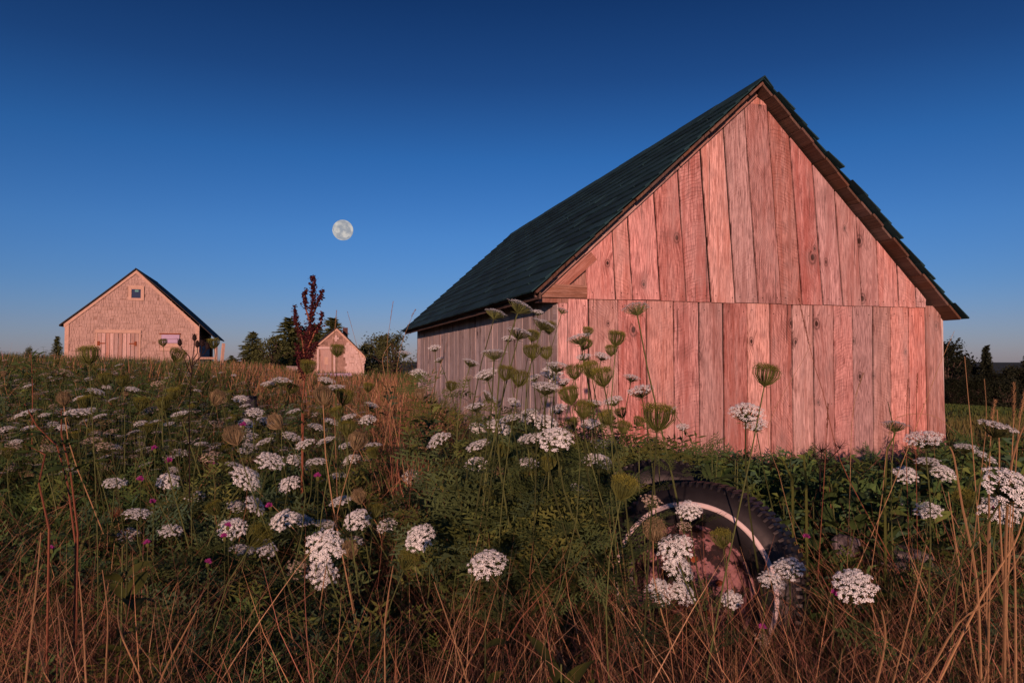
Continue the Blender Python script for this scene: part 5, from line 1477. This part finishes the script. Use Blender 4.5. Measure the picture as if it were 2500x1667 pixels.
# tall dark stemmed weeds at the left
LN = [leaf_mesh('leaf', M['bramble'], 1, .16, droop=.3)]
def tall_weed(pts, Y, nl, size, label):
    root, b, p = plant_root('tall_weed', pts[0][0], pts[0][1], Y, label, 'weed')
    P_ = [at(x_, y_, Y + .1 * i) - b for i, (x_, y_) in enumerate(pts)]
    m = MB(); m.tube([Vector((P_[0].x, P_[0].y, -.02))] + P_, [.003] * 2 + [.0024] * (len(P_) - 2) + [.0012], 5); m.build('stem', M['brown'], root)
    for i in range(nl):
        k = rp_.uniform(.25, 1) * (len(P_) - 1); j = min(int(k), len(P_) - 2); c = P_[j].lerp(P_[j + 1], k - j)
        o = link('leaf', LN[0], root, c); s_ = size * rp_.uniform(.6, 1.2); o.scale = (s_,) * 3; o.rotation_euler = (rp_.uniform(-.6, .6), rp_.uniform(-.7, .2), rp_.uniform(0, 6.28))
tall_weed([(185, 1330), (165, 1180), (140, 1090), (90, 1040), (60, 985)], 2.0, 10, .10, 'dark stemmed leafy weed leaning left across the left slope')
tall_weed([(190, 1300), (172, 1150), (150, 1060), (150, 1000)], 2.1, 9, .10, 'dark stemmed leafy weed standing upright on the left slope')
tall_weed([(120, 1290), (95, 1180), (110, 1110), (60, 1080)], 1.9, 8, .09, 'crooked dark weed nearest the left edge')
tall_weed([(80, 960), (78, 905), (76, 860)], 5.0, 16, .12, 'leafy weed poking over the skyline at the far left')
tall_weed([(740, 1060), (742, 1010), (735, 960)], 3.6, 6, .10, 'leafy reddish weed at the foot of the dock stalk')

# black dried umbel plant before the barn
root, b, p = plant_root('dried_umbel_plant', 2000, 1170, 3.2, 'black dried umbel on a dark stalk before the barn planks', 'plant')
ends = [(2005, 1085, 60), (2052, 1082, 46), (2012, 1112, 52), (1990, 1105, 34), (2075, 1118, 20)]
m = MB()
hub = at(2002, 1150, 3.2) - b
m.tube([Vector((hub.x - .03, .02, -.02)), hub * .6, hub], .0045, 5)
for x_, y_, w_ in ends: m.tube([hub, (hub + at(x_, y_, 3.2) - b) * .5 + Vector((.004, 0, .0)), at(x_, y_, 3.2) - b - Vector((0, 0, .02))], .002, 4)
m.build('stalk', M['black'], root)
for x_, y_, w_ in ends:
    o = link('black_umbel', UM['K'][0], root, at(x_, y_, 3.2) - b); s_ = w_ / FPX * 3.2; o.scale = (s_,) * 3; o.rotation_euler = (rp_.uniform(.1, .6), rp_.uniform(-.4, .4), rp_.uniform(0, 6))

# single tall grass stems that stand out
def stem_line(name, pts, Y, rad, mat, label, cat, group=None, spike=None, dY=0.0, smat=None):
    root, b, p = plant_root(name, pts[0][0], pts[0][1], Y, label, cat, group)
    P_ = [at(x_, y_, Y + dY * i / max(1, len(pts) - 1)) - b for i, (x_, y_) in enumerate(pts)]
    fine = []
    for i in range(len(P_) - 1):
        a = P_[max(0, i - 1)]; c = P_[i]; d = P_[i + 1]; e = P_[min(len(P_) - 1, i + 2)]
        for k in (0, .33, .66): fine.append(.5 * ((2 * c) + (d - a) * k + (2 * a - 5 * c + 4 * d - e) * k * k + (3 * c - a - 3 * d + e) * k ** 3))
    fine.append(P_[-1])
    if P_[0].z > .05:
        d0_ = P_[0] - P_[1]
        if d0_.z < -.03:
            o_ = d0_ * (P_[0].z / -d0_.z); h_ = Vector((o_.x, o_.y, 0))
            if h_.length > .35: h_ = h_ * (.35 / h_.length)
        else: h_ = Vector((-.2 if P_[1].x > P_[0].x else .2, .15, 0))
        g0 = P_[0] + h_; bz_ = gz(b.x + g0.x, b.y + g0.y) - b.z
        fine = [Vector((g0.x, g0.y, bz_ - .02)), (P_[0] * .65 + Vector((g0.x, g0.y, bz_)) * .35) + Vector((0, 0, .04))] + fine
    n = len(fine)
    m = MB(); m.tube(fine, [rad * (1.15 - .7 * i / (n - 1)) for i in range(n)], 5); m.build('stem', mat, root)
    if spike:
        L, R_ = spike; end = fine[-1]; d = (fine[-1] - fine[-2]).normalized(); m = MB()
        e1 = d.orthogonal().normalized(); e2 = d.cross(e1); cnt = int(L * 2600)
        for i in range(cnt):
            k = rp_.random(); an = rp_.uniform(0, 6.28); q = e1 * math.cos(an) + e2 * math.sin(an)
            c = end - d * L * (1 - k) + q * R_ * (.55 + .2 * math.sin(math.pi * k)); f = q * .7 + d; f.normalize(); s_ = R_ * .8
            w_ = f.cross(q).normalized() * s_ * .28
            m.add([c - w_, c + f * s_ * .6 - w_ * .5, c + f * s_ * 1.5, c + w_], [(0, 1, 2, 3)])
        m.build('seed_spike', smat or mat, root)
D_ = M['stem_dry']
RG = 'dry stalks standing at the right edge'
for i, (pts, Y, r_, lab) in enumerate([
    ([(2395, 1667), (2385, 1420), (2350, 1240), (2330, 1120), (2318, 1090)], 1.7, .0032, 'bent dry stalk nearest the barn at right'),
    ([(2412, 1640), (2416, 1350), (2412, 1160), (2400, 1130)], 1.8, .003, 'straight dry stalk with a broken tip at right'),
    ([(2452, 1640), (2455, 1340), (2466, 1160), (2482, 1085), (2500, 1040)], 1.7, .0038, 'thick dry stalk curving right near the edge'),
    ([(2462, 1600), (2440, 1250), (2440, 1100), (2434, 1000)], 1.9, .0026, 'thin dry stalk crossing behind the thick one'),
    ([(2290, 1667), (2400, 1450), (2475, 1330), (2500, 1260)], 1.7, .003, 'dry stalk leaning far right across the others'),
    ([(2270, 1640), (2340, 1520), (2420, 1460), (2500, 1340)], 1.6, .0026, 'lowest dry stalk slanting right across the bottom corner'),
    ([(2180, 1667), (2230, 1470), (2262, 1330)], 1.7, .0022, 'slender dry stalk slanting right in the bottom right'),
    ([(2140, 1667), (2162, 1560), (2152, 1488)], 1.5, .003, 'short broken dry stalk in the bottom right'),
    ([(2370, 1560), (2330, 1300), (2315, 1200)], 1.9, .002, 'faint dry stalk between the stone and the stalk stand'),
    ([(2480, 1667), (2478, 1400), (2470, 1300)], 1.5, .0028, 'dry stalk at the very right edge')]):
    stem_line('withered_reed', pts, Y, r_, D_, lab, 'stalk', RG)
stem_line('timothy_grass', [(2412, 1340), (2415, 1160), (2418, 1080), (2424, 1010), (2430, 975)], 2.0, .0018, D_, 'leftmost timothy spike at the right edge', 'grass', 'timothy spikes at right', (.105, .0052))
stem_line('timothy_grass', [(2465, 1300), (2470, 1130), (2475, 1020), (2475, 935)], 2.0, .0018, D_, 'tallest timothy spike at the right edge', 'grass', 'timothy spikes at right', (.10, .0055))
stem_line('timothy_grass', [(2470, 1300), (2484, 1080), (2494, 1000), (2505, 945)], 2.0, .0018, D_, 'timothy spike cut by the right edge', 'grass', 'timothy spikes at right', (.09, .0052))
stem_line('tall_grass', [(2380, 1170), (2372, 1060), (2362, 950), (2355, 870)], 2.4, .0017, D_, 'bare grass stem standing before the far field', 'grass', None, (.05, .002))
stem_line('tall_grass', [(2395, 1160), (2408, 1020), (2403, 925)], 2.4, .0015, D_, 'second bare grass stem before the far field', 'grass', None, (.06, .002))
stem_line('tall_grass', [(2120, 1260), (2050, 1120), (2010, 960), (1985, 880), (1950, 728)], 2.6, .0016, M['brown'], 'long dark arching grass stem crossing the middle of the barn front', 'grass', None, (.17, .0035), smat=M['brown'])
stem_line('tall_grass', [(2170, 1210), (2230, 1060), (2290, 900), (2330, 808)], 2.5, .0013, D_, 'long pale grass stem leaning right over the barn right corner', 'grass')
stem_line('tall_grass', [(2075, 1200), (2080, 1030), (2092, 960), (2108, 910)], 2.7, .0013, D_, 'tan grass stem with a small spike before the right planks', 'grass', None, (.09, .003))
stem_line('tall_grass', [(2215, 1200), (2212, 1080), (2214, 990), (2217, 925)], 2.7, .0014, M['brown'], 'upright dark grass spike near the barn right corner', 'grass', None, (.10, .003), smat=M['brown'])
stem_line('tall_grass', [(2238, 1210), (2236, 1060), (2240, 910)], 2.8, .0014, M['brown'], 'last dark grass spike before the barn right edge', 'grass', None, (.08, .003), smat=M['brown'])
stem_line('tall_grass', [(2012, 1170), (2018, 1060), (2022, 985)], 2.7, .0014, M['brown'], 'dark grass spike rising behind the black umbel', 'grass', None, (.09, .004), smat=M['brown'])
stem_line('tall_grass', [(2155, 1200), (2175, 1040), (2230, 1010), (2290, 1020), (2335, 1060)], 2.6, .0012, D_, 'thin grass stem arching over beside the right umbels', 'grass')
stem_line('tall_grass', [(1900, 1150), (1875, 1040), (1960, 880), (1985, 830)], 2.7, .0010, D_, 'fine pale stem slanting across the middle planks', 'grass')
stem_line('tall_grass', [(900, 1000), (880, 880), (848, 760)], 4.2, .0016, D_, 'tall thin stem before the small shed', 'grass', None, (.10, .002))
stem_line('tall_grass', [(815, 960), (812, 860), (818, 800), (822, 757)], 3.6, .0022, D_, 'straight dry stem in front of the small shed door', 'grass', None, (.10, .003))
stem_line('tall_grass', [(950, 960), (945, 850), (952, 790), (960, 735)], 4.4, .0018, D_, 'tall dark stem left of the big barn roof', 'grass', None, (.12, .003))
stem_line('tall_grass', [(960, 960), (978, 850), (1005, 775), (1015, 755)], 4.2, .0016, D_, 'stem with a drooping tip against the low roof end', 'grass', None, (.05, .004))
stem_line('tall_grass', [(975, 1100), (940, 920), (935, 870), (955, 838)], 4.0, .0020, D_, 'crooked tan stem left of the barn far corner', 'grass')
for i, (x0, y0, x1, y1, wh) in enumerate([(70, 1590, 100, 1300, 'lower left corner'), (150, 1667, 138, 1450, 'lower left'), (210, 1667, 192, 1395, 'lower left beside the crooked one'), (260, 1610, 250, 1390, 'left of the brown umbel'), (108, 1640, 72, 1455, 'far left bottom'), (300, 1560, 290, 1460, 'below the brown umbel'),
                                          (400, 1640, 480, 1490, 'slanting right bottom left'), (940, 1640, 960, 1380, 'bottom left of centre'), (1140, 1660, 1060, 1420, 'bottom centre leaning left')]):
    mid = ((x0 + x1) / 2 + rp_.uniform(-12, 12), (y0 + y1) / 2)
    stem_line('withered_weed', [(x0, y0), mid, (x1, y1)], 1.55, .0022, D_, 'single dry orange stem, ' + wh, 'stem', 'single dry stems in the foreground', dY=rp_.uniform(-.1, .35))
# broad grass blades
for i, (pts, lab) in enumerate([([(2160, 1200), (2165, 1100), (2185, 1060), (2168, 980)], 'wide green grass blade under the umbel at the right planks'), ([(1935, 1170), (1915, 1130), (1898, 1100)], 'green grass blade pair right of the bramble'), ([(1968, 1170), (1962, 1110), (1970, 1105)], 'short upright green blade at the barn foot')]):
    root, b, p = plant_root('broad_grass', pts[0][0], pts[0][1], 2.7, lab, 'grass'); m = MB(); P_ = [at(x_, y_, 2.7) - b for x_, y_ in pts]; P_ = [Vector((P_[0].x, P_[0].y, -.02))] + P_
    n = len(P_)
    for j, q in enumerate(P_):
        w_ = .0055 * (1 - (j / (n - 1)) ** 2 * .9); m.v += [(q.x - w_, q.y, q.z), (q.x, q.y + .004, q.z), (q.x + w_, q.y, q.z)]
    for j in range(n - 1): o = j * 3; m.f += [(o, o + 1, o + 4, o + 3), (o + 1, o + 2, o + 5, o + 4)]; m.m += [0, 0]
    m.build('blade', M['broad'], root, True)


# ------------------------------------------------------------------ unseen bushes added behind the viewpoint to darken the nearest grass
hr = random.Random(4)
for i in range(16):
    hx = -16.5 + i * 2.2 + hr.uniform(-.4, .4); hy = -8.0 + hr.uniform(-.3, .3)
    root = tag(empty('added_shade_bush', (hx, hy, gz(hx, hy)), hr.uniform(0, 6)), 'added unseen shade bush in the row behind the viewpoint, ' + ORD[i] + ' from the west', 'bush', 'added shade row behind the viewpoint')
    for nm, me in zip(('trunk', 'crown'), BRO[i % 2]):
        o = link(nm, me, root); o.scale = (.85, .85, 1.80 * hr.uniform(.80, 1.06) / 4)
